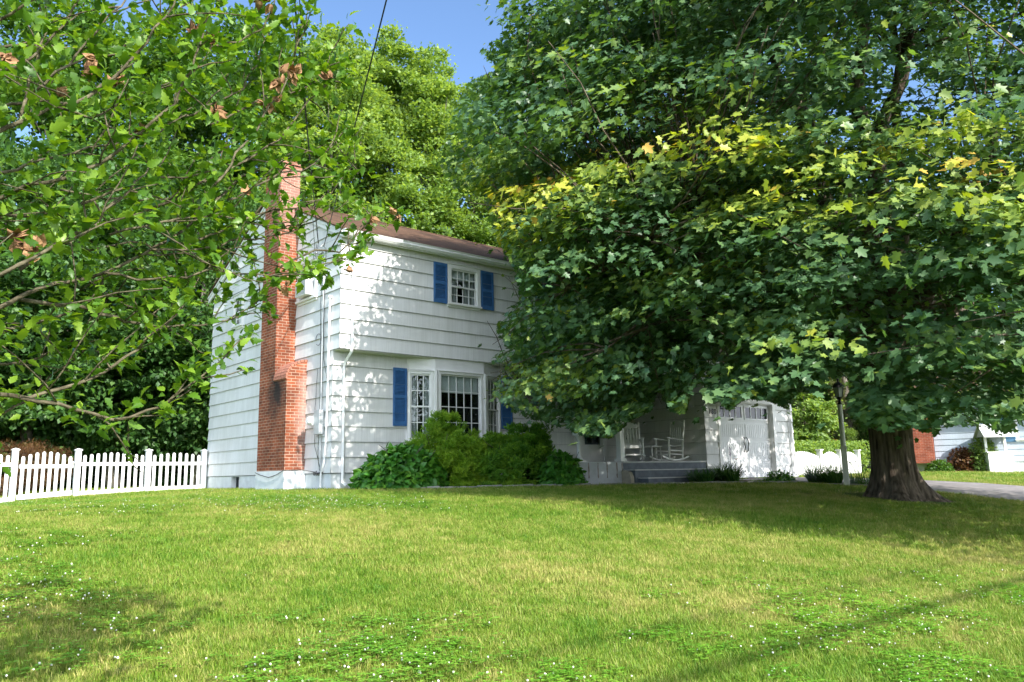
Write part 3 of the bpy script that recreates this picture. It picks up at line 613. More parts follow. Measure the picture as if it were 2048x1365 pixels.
for (a, b, c_, d__) in ((7.74, 7.95, 1.05, 1.35), (8.02, 8.23, 1.05, 1.35), (7.74, 7.95, 1.42, 1.9), (8.02, 8.23, 1.42, 1.9)): d2.fbox(F, a, b, -.06, -.045, c_, d__)
d2.build('inner_door', mat('dark_blue_door_paint', (.01, .03, .06), .4, .1, 5, 0), door)
d2 = MB(); d2.tube([F(8.34, .05, 1.42), F(8.34, .09, 1.42), F(8.34, .09, 1.3), F(8.34, .05, 1.3)], .01, 6); d2.build('handle', M['black'], door)

# garage door
GD = frame((0, -2.38, 0), (1, 0, 0), (0, -1, 0))
gd = MB(); gd.fbox(GD, 10.44, 13.1, -.05, .0, .0, 2.12)
nr = 4; H = 2.1 / nr
pan = [(10.5, 11.72), (11.82, 13.04)]
for r in range(nr):
    z0 = .01 + r * H; gd.fbox(GD, 10.45, 13.09, .002, .012, z0 + .006, z0 + H - .006)
    for (a, b) in pan:
        if r < 3:
            gd.fbox(GD, a, b, .014, .02, z0 + .05, z0 + .065); gd.fbox(GD, a, b, .014, .02, z0 + H - .065, z0 + H - .05); gd.fbox(GD, a, a + .015, .014, .02, z0 + .066, z0 + H - .066); gd.fbox(GD, b - .015, b, .014, .02, z0 + .066, z0 + H - .066)
            n = 12
            for k in range(n): x = a + .03 + (b - a - .06) * k / n; gd.fbox(GD, x, x + (b - a - .06) / n - .014, .013, .021, z0 + .08, z0 + H - .08)
gdo = gd.build('garage_door', M['garage'], house)
for (a, b) in pan:
    z0, z1 = .01 + 3 * H + .1, .01 + 4 * H - .11; wf = MB()
    wf.fbox(GD, a, b, .013, .035, z0 - .05, z0); wf.fbox(GD, a, b, .013, .035, z1, z1 + .05); wf.fbox(GD, a, a + .05, .013, .035, z0, z1); wf.fbox(GD, b - .05, b, .013, .035, z0, z1)
    for k in (1, 2, 3): x = a + .05 + (b - a - .1) * k / 4; wf.fbox(GD, x - .02, x + .02, .013, .033, z0, z1)
    wo_ = wf.build('garage_door_window', M['garage'], gdo); wf = MB(); wf.fbox(GD, a + .05, b - .05, .0135, .02, z0, z1); wf.build('pane', mat('dark_pane', (.02, .026, .03), .12, .1, 3, 0), wo_)
hd = MB()
for x in (11.70, 11.84):
    s = -1 if x < 11.77 else 1
    hd.tube([GD(x - s * .02, .03, 1.14), GD(x, .06, 1.1), GD(x + s * .05, .07, 1.0), GD(x - s * .0, .07, .86), GD(x + s * .02, .06, .76), GD(x - s * .02, .03, .72)], .013, 6)
hd.build('handle', M['black'], gdo)
gt = MB(); gt.fbox(FF, 10.34, 10.44, 0, .045, -.05, 2.24); gt.fbox(FF, 13.1, 13.24, 0, .045, -.05, 2.24); gt.fbox(FF, 10.44, 13.1, 0, .045, 2.12, 2.24); gt.fbox(FF, 10.3, 13.28, .0, .09, 2.241, 2.27)
gt.fbox(FF, 10.44, 10.46, -.12, 0, -.05, 2.12); gt.fbox(FF, 13.08, 13.1, -.12, 0, -.05, 2.12); gt.fbox(FF, 10.46, 13.08, -.12, 0, 2.1, 2.12); gt.build('garage_door_trim', M['trim'], house)
gl_ = MB(); gl_.fbox(FF, 11.6, 11.84, .03, .06, 2.32, 2.68); gl_.fbox(FF, 11.62, 11.82, .06, .18, 2.34, 2.38); gl_.fbox(FF, 11.6, 11.84, .06, .2, 2.62, 2.66); glo = gl_.build('wall_lantern', M['trim'], house)
gl_ = MB(); gl_.fbox(FF, 11.65, 11.79, .07, .16, 2.38, 2.62); gl_.build('pane', M['glass'], glo)
# house number 183
tcv = bpy.data.curves.new('house_number', 'FONT'); tcv.body = '183'; tcv.size = .2; tcv.extrude = .006; tcv.space_character = 1.25; tcv.offset = .002
to = bpy.data.objects.new('house_number', tcv); COL.objects.link(to); bpy.context.view_layer.update()
nm = bpy.data.meshes.new_from_object(to); bpy.data.objects.remove(to); nm.materials.clear(); nm.materials.append(M['black'])
to = bpy.data.objects.new('house_number', nm); COL.objects.link(to); to.parent = house; to.location = (9.93, -2.545, 1.74); to.rotation_euler = (PI / 2, 0, 0)

# ------------------------------------------------------------------ things on and by the house
ac = thing('window_air_conditioner', 'white window air conditioner jutting from the gable window beside the brick chimney', 'air conditioner', (0, 1.2, 4.35))
m_ = MB(); m_.box(-.24, .05, -.29, .26, .0, .37); m_.build('case', M['metalwhite'], ac, bevel=.012)
m_ = MB()
for k in range(14): m_.box(-.248, -.241, -.26 + .0, .23, .03 + k * .023, .042 + k * .023)
m_.build('grille', M['grey'], ac)
m_ = MB()
for k in range(8): m_.box(-.19 + k * .018, -.182 + k * .018, -.298, -.291, .05, .32)
m_.build('side_vent', M['grey'], ac)

def rocking_chair(name, label, loc, rz):
    t = thing(name, label, 'rocking chair', loc, rz, 'white rocking chairs on the porch'); W = M['vinyl']
    for s in (-1, 1):
        x = s * .27; m_ = MB()
        pts = [(x, -.42 + .9 * k / 12, .02 + 1.0 * ((k / 12 - .48) ** 2) * .42) for k in range(13)]
        for a, b in zip(pts[:-1], pts[1:]): m_.hexa([(x - .02, a[1], a[2]), (x + .02, a[1], a[2]), (x + .02, b[1], b[2]), (x - .02, b[1], b[2]), (x - .02, a[1], a[2] + .045), (x + .02, a[1], a[2] + .045), (x + .02, b[1], b[2] + .045), (x - .02, b[1], b[2] + .045)])
        m_.build('rocker', W, t)
        m_ = MB(); m_.tube([(x, .25, .07), (x, .24, .62)], .03, 8); m_.build('leg', W, t)
        m_ = MB(); m_.tube([(x, -.2, .06), (x, -.23, .42), (x, -.33, 1.1)], [.028, .03, .026], 8); m_.build('back_post', W, t)
        m_ = MB(); m_.hexa([(x - .045, .32, .62), (x + .045, .32, .62), (x + .03, -.27, .56), (x - .03, -.27, .56), (x - .045, .32, .645), (x + .045, .32, .645), (x + .03, -.27, .585), (x - .03, -.27, .585)]); m_.build('armrest', W, t, bevel=.006)
        m_ = MB(); m_.tube([(x, .24, .2), (x, -.21, .18)], .017, 6); m_.tube([(x, .24, .3), (x, -.21, .28)], .017, 6); m_.build('stretcher', W, t)
    m_ = MB(); m_.box(-.26, .26, .235, .262, .18, .215); m_.box(-.26, .26, .225, .262, .37, .45); m_.build('front_rail', W, t)
    m_ = MB()
    for k in range(7): y = -.2 + k * .066; m_.box(-.25, .25, y, y + .055, .42 - .02 * math.sin(k / 6 * PI), .44 - .02 * math.sin(k / 6 * PI))
    m_.build('seat', W, t)
    m_ = MB(); yb = lambda z: -.23 - .1 * (z - .42) / .68
    for k in range(6):
        x = -.2 + k * .08; m_.hexa([(x - .027, yb(.5) - .01, .5), (x + .027, yb(.5) - .01, .5), (x + .027, yb(.5) + .01, .5), (x - .027, yb(.5) + .01, .5), (x - .027, yb(.96) - .01, .96), (x + .027, yb(.96) - .01, .96), (x + .027, yb(.96) + .01, .96), (x - .027, yb(.96) + .01, .96)])
    m_.box(-.25, .25, yb(.49) - .014, yb(.49) + .014, .46, .52)
    top = [(-.25, .93)] + [(-.25 + .5 * k / 8, 1.03 + .06 * math.sin(PI * k / 8)) for k in range(9)] + [(.25, .93)]
    m_.prism(top, lambda u, d, z: Vector((u, yb(z) + d, z)), -.013, .013); m_.build('backrest', W, t)
    return t
# rz turns local +y (chair front) to face out of the porch
rocking_chair('rocking_chair', 'white slatted rocking chair nearest the porch column, facing the lawn', (8.3, -1.15, .474), R(140))
rocking_chair('rocking_chair', 'white slatted rocking chair in front of the garage side wall, turned toward the door', (9.2, -1.72, .474), R(78))
tb = thing('side_table', 'small white side table standing between the two rocking chairs', 'table', (8.72, -1.5, .474))
m_ = MB(); m_.box(-.22, .22, -.2, .2, .4, .425); m_.build('tabletop', M['vinyl'], tb)
for sx in (-1, 1):
    for sy in (-1, 1): m_ = MB(); m_.tube([(sx * .19, sy * .17, 0), (sx * .17, sy * .15, .4)], .015, 6); m_.build('leg', M['vinyl'], tb)

ml = thing('pedestal_lantern', 'white lantern box on a turned pedestal at the corner of the porch platform', 'pedestal', (5.05, -2.38, .463))
m_ = MB(); m_.box(-.13, .13, -.11, .11, 0, .05); m_.lathe([(.1, .05), (.085, .09), (.05, .14), (.035, .3), (.04, .4), (.055, .44), (.035, .47), (.05, .5), (.03, .52), (.06, .58), (.08, .61)], n=16); m_.build('pedestal', M['vinyl'], ml)
m_ = MB(); m_.box(-.115, .115, -.09, .09, .612, .63); m_.box(-.105, .105, -.08, .08, .63, .86); m_.build('box', M['vinyl'], ml, bevel=.005)
m_ = MB(); m_.prism([(-.13, .861), (.13, .861), (.09, .93), (0, .96), (-.09, .93)], frame((0, 0, 0), (1, 0, 0), (0, -1, 0)), -.11, .11); m_.build('lid', M['vinyl'], ml)
m_ = MB(); m_.tube([(-.035, -.084, .8), (.03, -.084, .805), (-.03, -.084, .745), (.035, -.084, .75), (-.03, -.084, .7), (.03, -.084, .695)], .004, 5)
m_.build('ornament', M['grey'], ml)

sk = thing('garden_stake', 'slender purple looped garden stake against the garage corner', 'garden stake', (10.2, -2.95, terr(10.2, -2.95)))
m_ = MB(); m_.tube([(0.05, 0, 0), (.0, 0, .65)], .007, 5); m_.tube([(.0, 0, .65), (-.03, 0, .72), (-.03, 0, .84), (-.01, 0, .9), (.03, 0, .86), (.03, 0, .74), (.0, 0, .65)], .009, 5); m_.build('rod', M['purple'], sk)

# ------------------------------------------------------------------ lamp post
lp_ = gat(1690, 19.0)
lamp = thing('lamp_post', 'weathered white square lamp post with a black lantern beside the driveway', 'lamp post', lp_, R(25))
m_ = MB(); m_.hexa([(-.065, -.065, -.1), (.065, -.065, -.1), (.065, .065, -.1), (-.065, .065, -.1), (-.065, -.065, .95), (.065, -.065, .95), (.065, .065, .95), (-.065, .065, .95)])
m_.tube([(0, 0, .95), (0, 0, 1.95)], [.06, .052], 12); m_.build('post', M['post'], lamp)
m_ = MB(); m_.lathe([(.05, 1.95), (.055, 1.98), (.035, 2.0), (.03, 2.05), (.07, 2.11), (.1, 2.13)], n=12)
for k in range(6):
    a = k * PI / 3; m_.tube([(.095 * math.cos(a), .095 * math.sin(a), 2.13), (.125 * math.cos(a), .125 * math.sin(a), 2.36)], .008, 4)
m_.lathe([(.15, 2.36), (.145, 2.385), (.09, 2.46), (.03, 2.5), (.018, 2.53), (.028, 2.55), (.01, 2.59)], n=12); m_.build('lantern', M['black'], lamp)
m_ = MB(); m_.lathe([(.085, 2.132), (.115, 2.358)], n=6); m_.build('glass', mat('frosted_lantern_glass', (.7, .74, .76), .25, .08, 4, 0), lamp)

# ------------------------------------------------------------------ fences
def fence_posts(xs, y, top=1.085, w=.065):
    out = []
    for x in xs:
        z = terr(x, y); p = MB(); p.box(x - w, x + w, y - w, y + w, z - .1, top - .06); p.box(x - w - .02, x + w + .02, y - w - .02, y + w + .02, top - .06, top - .035)
        p.add([(x - w - .02, y - w - .02, top - .035), (x + w + .02, y - w - .02, top - .035), (x + w + .02, y + w + .02, top - .035), (x - w - .02, y + w + .02, top - .035), (x, y, top)], [(0, 1, 4), (1, 2, 4), (2, 3, 4), (3, 0, 4)]); out.append(p)
    return out
def picket(m_, x, y, z0, z1, w=.038, t=.011):
    m_.prism([(x - w, z0), (x + w, z0), (x + w, z1 - w), (x + w * .7, z1 - w * .3), (x, z1), (x - w * .7, z1 - w * .3), (x - w, z1 - w)], frame((0, y, 0), (1, 0, 0), (0, -1, 0)), -t, t)
def panel(m_, x0, x1, y, n, base, lowrail, hi=.98, arch=.08, w=.038):
    for k in range(n):
        x = x0 + (x1 - x0) * (k + .5) / n; t = (k + .5) / n; zb = terr(x, y) + lowrail
        picket(m_, x, y - .022, zb - .0, hi - arch + arch * math.sin(PI * t) + (0), w)
    for (za, zb) in ((0, .12), (None, None)):
        if za is None: z0a = z0b = hi - arch - .26; h = .085
        else: z0a = terr(x0, y) + lowrail - .01; z0b = terr(x1, y) + lowrail - .01; h = .12
        m_.hexa([(x0, y - .008, z0a), (x1, y - .008, z0b), (x1, y + .03, z0b), (x0, y + .03, z0a), (x0, y - .008, z0a + h), (x1, y - .008, z0b + h), (x1, y + .03, z0b + h), (x0, y + .03, z0a + h)])
        m_.hexa([(x0, y - .045, z0a), (x1, y - .045, z0b), (x1, y - .034, z0b), (x0, y - .034, z0a), (x0, y - .045, z0a + h), (x1, y - .045, z0b + h), (x1, y - .034, z0b + h), (x0, y - .034, z0a + h)])
fn = thing('picket_fence', 'white vinyl picket fence with rounded pickets joined to the back corner of the house', 'fence', (0, 0, 0))
FY = 7.25
for p in fence_posts([-.12, -1.6, -3.3, -4.68, -7.1, -9.5], FY): p.build('post', M['vinyl'], fn)
for (a, b, n) in ((-1.53, -.19, 8), (-3.22, -1.68, 10), (-7.03, -4.75, 15), (-9.43, -7.17, 15)):
    m_ = MB(); panel(m_, a, b, FY, n, 0, .03); m_.build('panel', M['vinyl'], fn)
gt_ = thing('garden_gate', 'white picket gate hung between two fence posts left of the house', 'gate', (0, 0, 0))
m_ = MB(); panel(m_, -4.58, -3.4, FY, 8, 0, .07, hi=1.0, arch=.15); m_.build('panel', M['vinyl'], gt_)
m_ = MB(); m_.tube([(-3.42, FY - .05, .72), (-3.34, FY - .08, .72)], .012, 6); m_.tube([(-3.42, FY - .05, .68), (-3.42, FY - .05, .76)], .014, 6); m_.build('latch', M['metalwhite'], gt_)
f2 = thing('picket_fence', 'white scalloped picket fence beyond the garage with taller arched pickets', 'fence', (0, 0, 0))
P0 = at(1566, 921, 25.5); P1 = at(1640, 921, 27.2); P2 = at(1680, 921, 28.2); P3 = at(1716, 921, 29.1); PE = at(1500, 921, 24)
pts2 = [PE, P0, P1, P2, P3]
for i, p in enumerate(pts2):
    z = terr(p[0], p[1]); m_ = MB(); m_.box(p[0] - .07, p[0] + .07, p[1] - .07, p[1] + .07, z - .1, z + .88); m_.box(p[0] - .1, p[0] + .1, p[1] - .1, p[1] + .1, z + .88, z + .92); m_.build('post', M['vinyl'], f2)
for a, b in zip(pts2[:-1], pts2[1:]):
    d = np.array(b) - np.array(a); L_ = math.hypot(d[0], d[1]); U = (d[0] / L_, d[1] / L_, 0); N_ = (d[1] / L_, -d[0] / L_, 0); z = terr(a[0], a[1]); F = frame((a[0], a[1], z), U, N_); m_ = MB()
    n = int(L_ / .125)
    for k in range(n):
        u = .09 + (L_ - .18) * (k + .5) / n; h = .68 + .17 * math.sin(PI * (k + .5) / n); m_.prism([(u - .035, .06), (u + .035, .06), (u + .035, h - .04), (u, h), (u - .035, h - .04)], F, .0, .02)
    m_.fbox(F, .07, L_ - .07, -.03, -.002, .15, .24); m_.fbox(F, .07, L_ - .07, -.03, -.002, .5, .58); m_.build('panel', M['vinyl'], f2)

# ------------------------------------------------------------------ foliage tools
rng = np.random.default_rng(11)
def unit(n, g=None):
    g = g or rng; v = g.normal(size=(n, 3)); return norm(v)
def poly_in(px, py, poly):
    poly = np.array(poly, float); inside = np.zeros(len(px), bool); j = len(poly) - 1
    for i in range(len(poly)):
        xi, yi = poly[i]; xj, yj = poly[j]
        c = ((yi > py) != (yj > py)) & (px < (xj - xi) * (py - yi) / (yj - yi + 1e-12) + xi); inside ^= c; j = i
    return inside
def limb(m_, a, b, r0, r1, g, sag=.1, n=7, k=6, wob=.06):
    a = np.array(a, float); b = np.array(b, float); L_ = np.linalg.norm(b - a); pts = []
    off = g.normal(size=3) * L_ * wob
    for i in range(n):
        t = i / (n - 1); p = a + (b - a) * t + off * math.sin(PI * t) + np.array([0, 0, L_ * sag * math.sin(PI * t)]) + (g.normal(size=3) * L_ * .012 if 0 < i < n - 1 else 0); pts.append(p)
    m_.tube(pts, [r0 + (r1 - r0) * (i / (n - 1)) for i in range(n)], k); return pts
GREENS = {
 'dark': mat_leaf('dark_green_leaf', [(0, (.035, .095, .024)), (.5, (.065, .155, .038)), (1, (.14, .25, .065))], .38),
 'mid': mat_leaf('mid_green_leaf', [(0, (.05, .12, .02)), (.5, (.085, .19, .032)), (1, (.16, .28, .05))], .4),
 'bright': mat_leaf('bright_green_leaf', [(0, (.11, .2, .045)), (.5, (.2, .32, .075)), (1, (.32, .44, .13))], .5),
 'olive': mat_leaf('olive_needle', [(0, (.05, .075, .015)), (.5, (.09, .12, .03)), (1, (.15, .14, .04))], .25),
 'rust': mat_leaf('rust_red_leaf', [(0, (.07, .03, .014)), (.5, (.14, .07, .03)), (1, (.2, .14, .04))], .35, tcol=(1.3, .8, .4)),
}
def crown_mesh(name, parent, kind, n, H, Rr, z0, leaf, seed, clumps=70, flat=.5, tmpl=LEAF_QUAD, shape='round', clr=None, drop=.25):
    g = np.random.default_rng(seed)
    u = norm(g.normal(size=(clumps, 3))); rad = g.uniform(.45, 1., clumps) ** .6
    c = u * rad[:, None]
    zc = (c[:, 2] * .5 + .5)
    w = np.ones(clumps)
    if shape == 'cone': w = (1.02 - zc) * 1.1
    elif shape == 'column': w = .55 + .45 * np.sin(PI * np.clip(zc, 0, 1))
    elif shape == 'round': w = .75 + .25 * np.sin(PI * np.clip(zc, 0, 1))
    cen = np.stack([c[:, 0] * Rr * w, c[:, 1] * Rr * w, z0 + (H - z0) * zc], -1)
    cr = clr if clr else Rr * .3
    crs = cr * g.uniform(.55, 1.25, clumps)
    k = g.integers(0, clumps, n)
    d = norm(g.normal(size=(n, 3))); rr_ = g.uniform(.3, 1., n) ** .5 * np.where(g.uniform(size=n) < .2, g.uniform(1, 2.1, n), 1)
    P = cen[k] + d * (rr_ * crs[k])[:, None] * np.array([1, 1, flat])
    out = norm(P - np.array([0, 0, z0 + (H - z0) * .4])); A = norm(out * .6 + g.normal(size=(n, 3)) * .7 + np.array([0, 0, -drop]))
    Nn = norm(np.array([0, 0, .9]) + out * .5 + g.normal(size=(n, 3)) * .45)
    t = np.clip(g.normal(.45, .18, n) + g.normal(0, .12, clumps)[k] + .12 * d[:, 2], 0, 1)
    S = leaf * g.uniform(.7, 1.3, n)
    return leaves(name, tmpl, P, A, Nn, S, t, GREENS[kind], parent), cen
def tree(label, loc, kind, H, Rr, z0, n, leaf, seed, group=None, shape='round', name='tree', cat='tree', clumps=70, trunk_r=.25, flat=.5, bark='bark2', nl=12, clr=None, tmpl=LEAF_QUAD):
    t = thing(name, label, cat, loc, 0, group); g = np.random.default_rng(seed + 999)
    _, cen = crown_mesh('crown', t, kind, n, H, Rr, z0, leaf, seed, clumps, flat, tmpl, shape, clr)
    m_ = MB(); top = H * .8; pts = [(g.normal() * .12 * (i > 0), g.normal() * .12 * (i > 0), -.3 + (top + .3) * i / 6) for i in range(7)]
    m_.tube(pts, [trunk_r * (1.25 if i == 0 else 1) * (1 - .85 * i / 6) for i in range(7)], 10)
    for j in range(nl):
        e = cen[g.integers(0, len(cen))]; zs = min(max(.3 * H, e[2] * .55), top * .9); f = zs / top
        limb(m_, (0, 0, zs), e, trunk_r * .4 * (1 - f * .6), trunk_r * .06, g)
    m_.build('trunk', M[bark], t, smooth=True); return t
def copy_tree(o, label, loc, rz, s=1.0):
    c = o.copy(); COL.objects.link(c); c.location = loc; c.rotation_euler = (0, 0, rz); c.scale = (s, s, s); c['label'] = label
    for ch in o.children:
        d = ch.copy(); COL.objects.link(d); d.parent = c
    return c
BT = 'tall trees behind the house'
# dark maples behind the picket fence, on the left
d1 = tree('dark green tree far left, its low crown behind the rust-coloured bush', gat(40, 28), 'dark', 13, 5.2, .9, 42000, .2, 1, BT, clumps=240, clr=.8)
copy_tree(d1, 'dark green tree whose dense crown fills the gap behind the garden gate', gat(235, 30), 2.1, 1.0)
copy_tree(d1, 'dark green tree touching the back corner of the house gable', gat(395, 31), 4.0, .98)
copy_tree(d1, 'dark green tree mostly outside the left edge of the photo', gat(-160, 27), 5.2, 1.05)
m1 = tree('tall mid green tree rising behind the picket fence, furthest to the left', gat(130, 37), 'mid', 25, 6.8, 3, 52000, .25, 2, BT, clumps=260, clr=1.05)
copy_tree(m1, 'tall mid green tree above the left roof slope, behind the shrub branches', gat(360, 39), 1.3, 1.03)
copy_tree(m1, 'tall mid green tree directly behind the brick chimney top', gat(520, 40), 3.4, 1.04)
copy_tree(m1, 'tall mid green tree at the far left edge of the sky', gat(-110, 35), 4.6, 1.0)
b1 = tree('tall light green tree right of the chimney, crown cut by the overhead wire', gat(655, 36), 'bright', 22.3, 4.3, 2, 76000, .18, 3, BT, clumps=330, shape='column', clr=.75)
copy_tree(b1, 'tallest light green tree behind the middle of the roof ridge', gat(770, 40), 2.2, 1.1)
copy_tree(b1, 'light green tree whose crown meets the maple against the sky', gat(868, 41), 4.1, 1.08)
copy_tree(b1, 'light green tree half hidden by the left edge of the maple', gat(955, 42), 5.3, .93)
copy_tree(b1, 'lower light green tree just above the roof ridge, behind the others', gat(1010, 47), .8, .86)
BR = 'trees behind the garage'
for px, d, s, rz, lb in ((1150, 45, .8, 1, 'mid green tree behind the maple, above the porch'), (1330, 46, .82, 2, 'mid green tree behind the maple, above the garage roof'), (1480, 48, .8, 3.3, 'mid green tree seen past the right edge of the garage roof'), (1640, 52, .84, 4.4, 'mid green tree behind the lamp post lantern'), (1790, 55, .88, 5.1, 'mid green tree straight behind the maple trunk'), (1960, 58, .9, .4, 'mid green tree behind the neighbouring roof'), (2140, 52, .9, 1.8, 'mid green tree beyond the right edge of the neighbouring house')):
    c = copy_tree(m1, lb, gat(px, d), rz, s); c['group'] = BR
by = tree('bright yellow-green young tree right beside the garage wall', gat(1612, 36), 'bright', 5.2, 1.5, .5, 14000, .15, 5, BR, shape='column', clumps=60, trunk_r=.08, clr=.5, nl=6)
sp = tree('olive spruce with drooping layers left of the lamp post', gat(1658, 39), 'olive', 6.2, 2.1, .4, 16000, .16, 6, BR, shape='cone', clumps=90, trunk_r=.1, clr=.6, flat=.35, nl=5, tmpl=LEAF_NEEDLE)
dk = tree('dark green bushy tree between the lamp post and the maple trunk', gat(1735, 44), 'dark', 9, 2.6, .5, 16000, .2, 7, BR, shape='round', clumps=70, trunk_r=.15, clr=.8, nl=6)
pt = thing('tree', 'bare grey trunk standing between the lamp post and the maple', 'tree', gat(1704, 40)); m_ = MB(); m_.tube([(0, 0, -.2), (0.05, 0, 1.5), (.1, 0, 3.2), (-.1, 0, 6)], [.26, .2, .18, .14], 10); m_.tube([(.08, 0, 2.8), (-.5, .2, 3.6), (-.8, .2, 4.6)], [.1, .08, .05], 8); m_.build('trunk', M['bark2'], pt, smooth=True)
crown_mesh('crown', pt, 'mid', 9000, 12, 3.0, 4.8, .25, 71, 60)
cn = tree('clipped conical evergreen just above the far picket fence', gat(1705, 35.5), 'bright', 2.1, .75, .05, 7000, .08, 8, None, shape='cone', name='conical_shrub', cat='shrub', clumps=60, trunk_r=.05, clr=.25, nl=3, tmpl=LEAF_NEEDLE)
hg = thing('hedge', 'low clipped yellow-green hedge along the far picket fence', 'hedge', gat(1620, 32)); g = np.random.default_rng(21); n = 12000
e0 = gat(1560, 31) - gat(1620, 32); e1 = gat(1720, 33) - gat(1620, 32); tt = g.uniform(0, 1, n)[:, None]; Pp = e0 * (1 - tt) + e1 * tt; Pp = Pp + np.stack([g.normal(0, .3, n), g.normal(0, .3, n), g.uniform(.1, 1.35, n)], -1)
leaves('foliage', LEAF_QUAD, Pp, unit(n, g), norm(unit(n, g) + [0, 0, 1]), np.full(n, .1), g.uniform(.2, 1, n), GREENS['bright'], hg)
um_ = thing('patio_umbrella', 'small red patio umbrella showing above the far picket fence', 'umbrella', gat(1662, 37)); m_ = MB(); m_.lathe([(1.0, 1.35), (.98, 1.4), (.5, 1.55), (.05, 1.68)], n=8); m_.build('canopy', M['red'], um_); m_ = MB(); m_.tube([(0, 0, 0), (0, 0, 1.6)], .025, 6); m_.build('pole', M['vinyl'], um_)

# rust-coloured bush behind the gate
rb = thing('laceleaf_maple', 'low mounded rust-red laceleaf maple behind the garden gate', 'shrub', gat(20, 24.5))
crown_mesh('foliage', rb, 'rust', 26000, 1.75, 1.75, .1, .075, 31, 130, .5, LEAF_NEEDLE, 'round', .35, .9)
m_ = MB(); m_.tube([(0, 0, -.1), (.1, 0, .5), (.2, .1, 1.0)], [.08, .06, .03], 8)
for k in range(6): limb(m_, (.1, 0, .5), (1.2 * math.cos(k), 1.2 * math.sin(k), 1.2), .03, .008, g)
m_.build('trunk', M['bark'], rb)

# far wood that closes off the view under and between the crowns
g = np.random.default_rng(41); n = 60000
px = g.uniform(-500, 2600, n); dd = g.uniform(44, 62, n) + np.clip((px - 1200) / 90, 0, 16); hz = g.uniform(0, 1, n) ** 1.2 * (7 + 1.5 * np.sin(px / 97.) + 1.0 * np.sin(px / 41.))
base = np.stack([CAM[0] + dd * (CM[2, 0] + (px - 1024) / FPX * CM[0, 0]), CAM[1] + dd * (CM[2, 1] + (px - 1024) / FPX * CM[0, 1])], -1)
P = np.stack([base[:, 0], base[:, 1], hz - .1], -1)
wd = leaves('far_woods', LEAF_QUAD, P, unit(n, g), norm(unit(n, g) + [0, -.3, .8]), g.uniform(.35, .75, n), np.clip(g.normal(.35, .2, n), 0, 1), GREENS['dark'], None); tag(wd, kind='stuff')
n = 26000; px = g.uniform(-350, 560, n); dd = g.uniform(31.5, 37, n); hz = g.uniform(0, 1, n) ** 1.5 * (2.6 + .8 * np.sin(px / 61.))
base = np.stack([CAM[0] + dd * (CM[2, 0] + (px - 1024) / FPX * CM[0, 0]), CAM[1] + dd * (CM[2, 1] + (px - 1024) / FPX * CM[0, 1])], -1)
ug = leaves('undergrowth', LEAF_QUAD, np.stack([base[:, 0], base[:, 1], hz - .25], -1), unit(n, g), norm(unit(n, g) + [0, -.3, .8]), g.uniform(.14, .3, n), np.clip(g.normal(.4, .2, n), 0, 1), GREENS['dark'], None); tag(ug, kind='stuff')

# ------------------------------------------------------------------ the big maple
MX, MY = 8.06, -8.2; MZ = terr(MX, MY)
maple = thing('maple_tree', 'huge dark green maple on the lawn, yellow new leaves on top and low sweeping branches', 'tree', (MX, MY, MZ))
g = np.random.default_rng(77)
SIL = [(930, -900), (942, 0), (972, 46), (1008, 56), (994, 76), (946, 96), (972, 124), (994, 142), (938, 160), (917, 192), (894, 258), (872, 335), (905, 378), (972, 396), (985, 470), (1028, 540), (1040, 600), (998, 628), (990, 660), (1012, 700), (976, 716), (1006, 735), (980, 785), (1030, 832), (1085, 846), (1135, 860), (1165, 876), (1228, 878), (1258, 845), (1303, 824), (1318, 775), (1335, 822), (1372, 830), (1385, 785), (1398, 768), (1412, 818), (1438, 808), (1457, 824), (1490, 799), (1534, 803), (1578, 821), (1592, 788), (1640, 790), (1680, 828), (1733, 857), (1787, 866), (1832, 858), (1870, 878), (1885, 856), (1922, 856), (1972, 857), (1994, 871), (2026, 868), (2060, 846), (2600, 860), (2600, -900)]
def inside(P, pad=0):
    x, y, z = project(P + np.array([MX, MY, MZ])); return poly_in(x, y, SIL) | (z < .5), x, y, z
# boughs: sample sprays in a dome-shaped volume, biased to its skin
NS = 8200
NBO = 2900
u = norm(g.normal(size=(NBO, 3)))
ld = norm(g.normal(size=(60, 3))); la_ = g.uniform(.0, 1., 60)
lump = np.max(np.where(u @ ld.T > .92, la_[None] * (u @ ld.T - .92) / .08, 0), 1)
rad = (.8 + .2 * lump) * (1 - .45 * g.uniform(0, 1, NBO) ** 2.2)
c = u * rad[:, None]
k_ = np.where(c[:, 2] < 0, 1 / np.sqrt(np.clip(1 - u[:, 2] ** 2, .12, 1)) ** .72, 1.)
bc = np.stack([c[:, 0] * 9.0 * k_, c[:, 1] * 9.0 * k_, 7.0 + c[:, 2] * 8.7], -1)
bo = norm(np.stack([bc[:, 0], bc[:, 1], np.zeros(NBO)], -1) + g.normal(0, .25, (NBO, 3)) * [1, 1, 0]); bs = np.cross(bo, [0, 0, 1.])
bx, by_, bz = project(bc + np.array([MX, MY, MZ])); wx_ = bc[:, 0] + MX; wy_ = bc[:, 1] + MY
inframe = (bx > -200) & (bx < 2300) & (by_ > -250) & (by_ < 1000) & (bz > 0); cam_side = bz < 17.0
pk = np.where(inframe & cam_side, 1., np.where(inframe, .85, .7)); pk = np.where((wy_ < -10.5) & (bc[:, 2] < 7), 1., pk); pk = np.where((by_ < 270) & (bx > 1160) & inframe, pk * .55, pk)
kb = (g.uniform(size=NBO) < pk) & (wx_ < 13.2 - .55 * np.clip(-8.2 - wy_, 0, 9)) & (bc[:, 2] > 1.35)
bc, bo, bs = bc[kb], bo[kb], bs[kb]; nbo = len(bc); bsz = g.uniform(.75, 1.45, nbo); btip = g.normal(.22, .07, nbo); slope = g.uniform(.12, .42, nbo)
per = 12; kk = np.repeat(np.arange(nbo), per); ns = len(kk)
